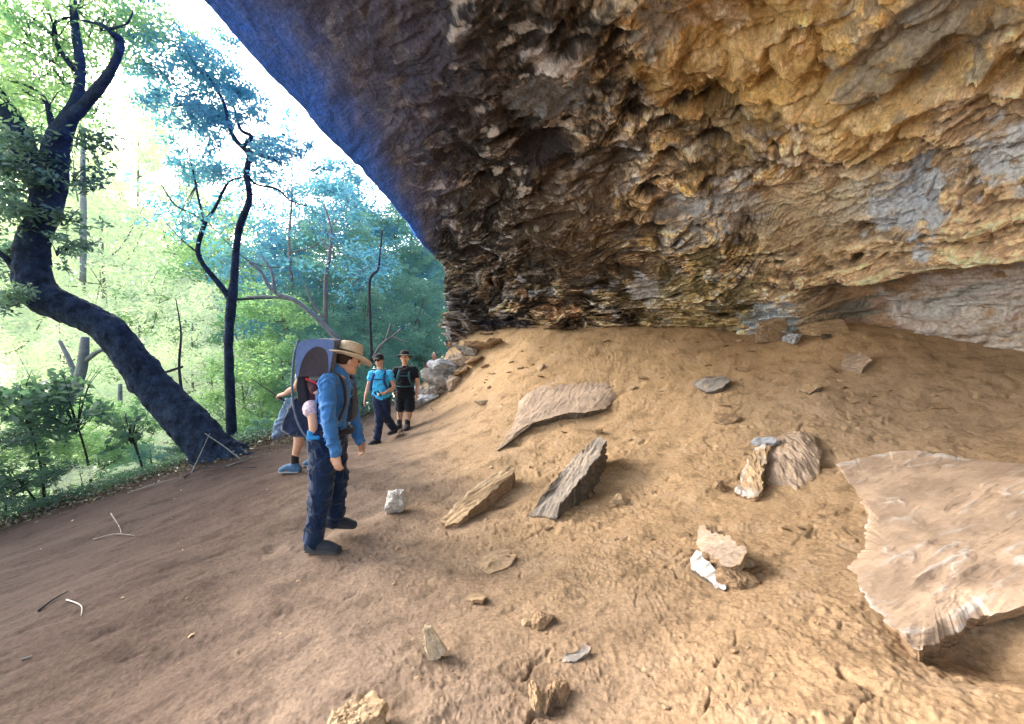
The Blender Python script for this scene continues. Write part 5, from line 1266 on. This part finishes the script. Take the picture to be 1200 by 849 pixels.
    weld('shirt', [etube([J_(364, 474, .01), J_(363, 462, .01), J_(363, 447, .01)], [.112, .108, .092], [.096, .092, .072], (0, 1, 0), n=16)] + [etube([J_(364, 447, .07 * s_), J_(370, 456, .115 * s_)], .044, .044, (0, 1, 0), n=8) for s_ in (-1, 1)], .008, cloth('maroon_cloth', (.075,.03,.045)), kid, 2, .006)
    weld('shorts', [etube([J_(364, 479, .05 * s_), J_(366, 476, .12 * s_), J_(368, 480, .165 * s_)], [.070, .066, .058], [.066, .064, .056], (0, 1, 0), n=12) for s_ in (-1, 1)], .008, surf_mat('pink_white_print', (.62,.50,.60), scale=60, var=.5, bump=.3, bdist=.004), kid, 2, .006)
    red = cloth('red_webbing', (.62,.05,.07))
    obj('harness', mesh_np('harness', *etube([J_(353, 443, -.108), J_(362, 444, -.118), J_(370, 448, -.118), J_(374, 457, -.115)], .013, .006, (0, 0, 1), 10, n=30)), red, kid)
    for s_ in (-1, 1):
        weld('shoe', [etube([J_(368, 509, .175 * s_), J_(373, 509, .178 * s_), J_(379, 509, .18 * s_)], [.034, .037, .032], [.030, .032, .024], (0, 1, 0), n=12), etube([J_(370, 503, .175 * s_), J_(370, 509, .175 * s_)], .036, .036, (1, 0, 0), n=6)], .006, cloth('bright_blue_shoe', (.02,.20,.50)), kid, 2)
    # --- the hiker hidden behind the carrier, facing left
    Y = 5.6; k2 = Y / F; fx2, fy2 = 356, 551; r2 = gz(fx2, fy2, Y); z2 = PX(fx2, fy2, Y)[2] - r2[2]
    def K_(px, py, dy=0.): return np.array([(px - fx2) * k2, dy, (fy2 - py) * k2 + z2])
    J2 = dict(lat=(0, -1, 0), fwd=np.array([-1., 0, 0]), face=(-1, .1, 0), hip=K_(366, 463), waist=K_(367, 452), chest=K_(368, 438), neck=K_(369, 421), head=K_(370, 409),
              shL=K_(367, 427, -.18), elL=K_(357, 452, -.22), wrL=K_(343, 461, -.20), handL=(np.array([-1., 0, -.15]), np.array([0, .6, -1.]), .9),
              shR=K_(369, 427, .18), elR=K_(368, 452, .22), wrR=K_(360, 470, .2), handR=(np.array([-.3, 0, -1.]), np.array([0, -1., 0.]), .4),
              hiL=K_(365, 468, -.09), knL=K_(354, 503, -.10), anL=K_(350, 541, -.10), toeL=K_(336, 549, -.10), hiR=K_(367, 468, .09), knR=K_(363, 502, .10), anR=K_(369, 538, .10), toeR=K_(355, 546, .10))
    b2, (f2, u2, l2) = person(r2, 'hiker walking left behind the child carrier, only bare calves, blue shoes and a hand showing', J2, .009)
    face_bits(b2, J2['head'], f2, u2, l2); shirt(b2, J2, .009, cloth('pale_grey_shirt', (.30,.33,.40)), sleeve=.6); pants(b2, J2, .009, cloth('grey_blue_shorts', (.10,.13,.20)), frac=.98, name='shorts')
    v, q, t = ell(J2['head'] - f2 * .018 + u2 * .03, f2, u2, .088, .082, .092); obj('hair', mesh_np('hair', v, q, t), M_HAIR, b2)
    boots(b2, J2, .008, cloth('light_blue_shoe', (.06,.13,.25)), 1.0, high=.03, sole=cloth('grey_sole', (.25,.28,.33)))
    for sd in 'LR':
        A = J2['an' + sd]; obj('sock', mesh_np('sock', *etube([A + [0, 0, .09], A + [0, 0, .0]], .049, .05, (0, 1, 0), n=6)), cloth('black_sock', (.02,.02,.025)), b2)
    jk = [(K_(a, bb)[0], K_(a, bb)[2]) for a, bb in [(339,466),(350,470),(352,485),(345,500),(334,510),(323,514),(322,508),(328,492)]]
    puff('jacket', jk, -.12, .10, .010, surf_mat('pale_blue_striped_cloth', (.16,.24,.38), scale=40, var=.55, bump=.5, bdist=.01), b2, wr=.03)
    def pole(name, a, bpt, label, mat=surf_mat('pole_metal', (.05,.05,.06), rough=.4, var=.05, bump=0), loc=None):
        a, bpt = np.asarray(a), np.asarray(bpt); d = (bpt - a)
        e = empty(name, loc, label, 'trekking pole', None)
        obj('shaft', mesh_np('shaft', *etube([a, bpt], [.009, .006], [.009, .006], (0, 1, .1), 8, n=6)), mat, e)
        obj('grip', mesh_np('grip', *etube([a - d * .0, a + d * .12], .016, .016, (0, 1, .1), 10, n=6)), M_SHOE, e)
    pole('trekking_pole', K_(342, 468, -.20), K_(308, 443, -.25), 'dark trekking pole pointing up left from the hidden hiker\'s hand', loc=r2)
    # --- woman in cyan T-shirt
    Y = 7.9; k3 = Y / F; fx3, fy3 = 447, 519; r3 = gz(fx3, fy3, Y); z3 = PX(fx3, fy3, Y)[2] - r3[2]
    def L_(px, py, dy=0.): return np.array([(px - fx3) * k3, dy, (fy3 - py) * k3 + z3])
    J3 = dict(lat=(1, .12, 0), fwd=np.array([.1, -1., 0]), face=(-.22, -1, -.1), hip=L_(447, 465), waist=L_(446, 454), chest=L_(446, 445), neck=L_(446, 434), head=L_(445, 422.5, -.03),
              shR=L_(436, 438), elR=L_(431, 454, .02), wrR=L_(428.5, 468, -.04), handR=(np.array([-.1, -.2, -1.]), np.array([1., .3, 0.]), .3),
              shL=L_(456.5, 438), elL=L_(461.5, 454, .0), wrL=L_(454, 460.5, -.20), handL=(np.array([-1., -.25, .1]), np.array([.1, .5, -1.]), .7),
              hiR=L_(442.5, 468), knR=L_(447, 490, -.10), anR=L_(445, 512, -.16), toeR=L_(440, 517.5, -.30), hiL=L_(451, 468), knL=L_(452.5, 489, .02), anL=L_(457.5, 506, .26), toeL=L_(455, 509, .10))
    b3, (f3, u3, l3) = person(r3, 'woman hiker in bright blue T-shirt, black cap and sunglasses walking towards the camera', J3, .009, s=.93)
    face_bits(b3, J3['head'], f3, u3, l3, .93, False)
    v, q, t = ell(J3['head'] - f3 * .02 + u3 * .02, f3, u3, .082, .076, .090); obj('hair', mesh_np('hair', v, q, t), M_HAIR, b3)
    glm = surf_mat('black_lens', (.01,.01,.012), rough=.15, var=.02, bump=0, spec=.6)
    gp = [ell(J3['head'] + f3 * .088 + l3 * .030 * s_ + u3 * .006, f3, u3, .012, .026, .019, 12) for s_ in (-1, 1)] + [etube([J3['head'] + f3 * .03 - l3 * .072 + u3 * .01, J3['head'] + f3 * .09 - l3 * .045 + u3 * .01, J3['head'] + f3 * .095 + u3 * .01, J3['head'] + f3 * .09 + l3 * .045 + u3 * .01, J3['head'] + f3 * .03 + l3 * .072 + u3 * .01], .005, .005, u3, 8, n=20)]
    v, q, t = merge(gp); obj('sunglasses', mesh_np('sunglasses', v, q, t), glm, b3)
    capm = cloth('black_cap_cloth', (.015,.016,.024)); hc = J3['head'] + u3 * .035
    weld('cap', [ell(hc + u3 * .02, f3, u3, .095, .084, .075), etube([hc + f3 * .07 + u3 * .018, hc + f3 * .12 + u3 * .006, hc + f3 * .155 - u3 * .008], [.07, .065, .045], [.008, .007, .006], l3, 16, n=10)], .007, capm, b3, 2)
    shirt(b3, J3, .009, cloth('bright_blue_tee', (.05,.42,.80), var=.12), .93, sleeve=.42, wr=.026, seed=9, name='t_shirt')
    pants(b3, J3, .009, navy, .93, wr=.02, e=.014); boots(b3, J3, .009, M_SHOE, .95)
    pk = empty('backpack', r3, 'small navy backpack worn by the woman in the bright blue T-shirt', 'backpack')
    nv = cloth('navy_strap', (.015,.04,.14)); teal = cloth('teal_strap', (.03,.10,.13))
    def pack(e, Jc, LL, cx, mat, smat, top, bot, d0):
        c0 = (Jc['chest'] + Jc['waist']) / 2
        weld('bag', [etube([c0 + [0, d0 + .02, -.20], c0 + [0, d0 + .05, 0], c0 + [0, d0 + .02, .22]], [.13, .15, .11], [.07, .09, .06], (1, 0, 0), n=16)], .010, mat, e, 3, .006)
        for s_ in (-1, 1):
            x0 = s_ * .095; ck = Jc['chest']; nk = Jc['neck']
            obj('strap', mesh_np('strap', *etube([[nk[0] + x0, nk[1] + .13, nk[2] - .07], [nk[0] + x0 * .98, nk[1] + .01, nk[2] - .005], [ck[0] + x0 * 1.05, ck[1] - .125, ck[2] + .06], [ck[0] + x0 * 1.25, ck[1] - .145, ck[2] - .06], [ck[0] + x0 * 1.7, ck[1] - .06, ck[2] - .20]], .024, .009, (1, 0, 0), 12, n=50)), smat, e)
        obj('chest_strap', mesh_np('chest_strap', *etube([[ck[0] - .10, ck[1] - .15, ck[2] + .01], [ck[0], ck[1] - .158, ck[2] + .005], [ck[0] + .10, ck[1] - .15, ck[2] + .01]], .010, .006, (0, 0, 1), 8, n=12)), smat, e)
    pack(pk, J3, L_, 0, nv, nv, 0, 0, .13)
    ph = J3['wrL'] + np.array([-.075, -.03, -.01]); v, q, t = etube([ph + [-.03, -.02, .07], ph + [.03, .01, -.05]], .035, .006, (.5, -.8, .3), 12, n=4); o = obj('phone', mesh_np('phone', v, q, t), glm, loc=r3); tag(o, 'black phone held at the waist by the woman hiker', 'phone')
    # --- man in black
    Y = 8.5; k4 = Y / F; fx4, fy4 = 474, 503; r4 = gz(fx4, fy4, Y); z4 = PX(fx4, fy4, Y)[2] - r4[2]
    def M_(px, py, dy=0.): return np.array([(px - fx4) * k4, dy, (fy4 - py) * k4 + z4])
    J4 = dict(lat=(1, 0, 0), fwd=np.array([0., -1., 0]), face=(.1, -1, .0), hip=M_(475, 460), waist=M_(475, 450), chest=M_(475, 441), neck=M_(475, 430), head=M_(474.5, 419.5, -.02),
              shR=M_(464, 434), elR=M_(461, 449, .02), wrR=M_(464, 457, -.15), handR=(np.array([.2, -.6, -.8]), np.array([1., 0, 0.]), .9),
              shL=M_(486, 434), elL=M_(489, 449, .03), wrL=M_(489, 461, -.03), handL=(np.array([0, -.1, -1.]), np.array([-1., .2, 0.]), .3),
              hiR=M_(470, 464), knR=M_(468.5, 481), anR=M_(468, 497), toeR=M_(466, 501, -.16), hiL=M_(480, 464), knL=M_(480.5, 481, -.03), anL=M_(478, 497, -.03), toeL=M_(478.5, 501.5, -.19))
    b4, (f4, u4, l4) = person(r4, 'man hiker in black T-shirt, dark shorts and dark brimmed hat with bare calves', J4, .009)
    face_bits(b4, J4['head'], f4, u4, l4)
    v, q, t = ell(J4['head'] - f4 * .02 + u4 * .03, f4, u4, .086, .081, .088); obj('hair', mesh_np('hair', v, q, t), M_HAIR, b4)
    hat(b4, J4['head'] + u4 * .055, (0, .12, 1), f4, .090, .165, .085, cloth('dark_hat', (.035,.032,.035)), cloth('black_band', (.012,.012,.014)), droop=.025)
    shirt(b4, J4, .009, cloth('black_tee', (.012,.014,.024)), sleeve=.5, wr=.026, seed=5, name='t_shirt')
    pants(b4, J4, .009, cloth('black_shorts', (.012,.018,.030)), frac=.86, name='shorts', wr=.014, loose=.0); boots(b4, J4, .009, M_SHOE)
    pk = empty('backpack', r4, 'dark backpack with teal straps worn by the man in the black T-shirt', 'backpack'); pack(pk, J4, M_, 0, cloth('charcoal_pack', (.03,.035,.04)), teal, 0, 0, .13)
    obj('waist_strap', mesh_np('waist_strap', *etube([[-.15, -.08, J4['waist'][2] - .04], [-.05 + J4['waist'][0], -.15, J4['waist'][2] - .05], [.05 + J4['waist'][0], -.15, J4['waist'][2] - .05], [.19, -.08, J4['waist'][2] - .04]], .012, .008, (0, 0, 1), 8, n=20)), teal, pk)
    pole('trekking_pole', M_(465, 456, -.22), M_(482, 510, -.55), 'dark trekking pole planted in front of the man in the black T-shirt', loc=r4)
    # --- a walker far back behind the rock pile
    Y = 13.2; k5 = Y / F; x5 = (509 - CX) / F * Y; zg = float(ground_z(np.array([x5]), np.array([Y]))[0]); hz = PX(509, 418, Y)[2]; r5 = np.array([x5, Y, hz - 1.58])
    print('FAR WALKER ground', zg, 'feet', r5[2])
    J5 = dict(lat=(1, 0, 0), fwd=np.array([0., -1., 0]), face=(-.3, -1, .0), hip=np.array([0, 0, .92]), waist=np.array([0, 0, 1.08]), chest=np.array([0, 0, 1.24]), neck=np.array([0, 0, 1.42]), head=np.array([0, -.02, 1.58]),
              shR=np.array([-.18, 0, 1.36]), elR=np.array([-.24, 0, 1.08]), wrR=np.array([-.24, -.08, .85]), shL=np.array([.18, 0, 1.36]), elL=np.array([.24, 0, 1.08]), wrL=np.array([.24, -.08, .85]),
              hiR=np.array([-.09, 0, .88]), knR=np.array([-.1, -.03, .48]), anR=np.array([-.1, 0, .09]), toeR=np.array([-.11, -.16, .04]), hiL=np.array([.09, 0, .88]), knL=np.array([.1, .0, .48]), anL=np.array([.1, .05, .09]), toeL=np.array([.11, -.11, .04]))
    b5, (f5, u5, l5) = person(r5, 'tiny distant walker in reddish top beyond the rock pile', J5, .014)
    v, q, t = ell(J5['head'] - f5 * .02 + u5 * .03, f5, u5, .088, .082, .09); obj('hair', mesh_np('hair', v, q, t), M_HAIR, b5)
    shirt(b5, J5, .014, cloth('reddish_top', (.42,.10,.14)), sleeve=.5, name='t_shirt'); pants(b5, J5, .014, navy); boots(b5, J5, .014, M_SHOE)
build_people()
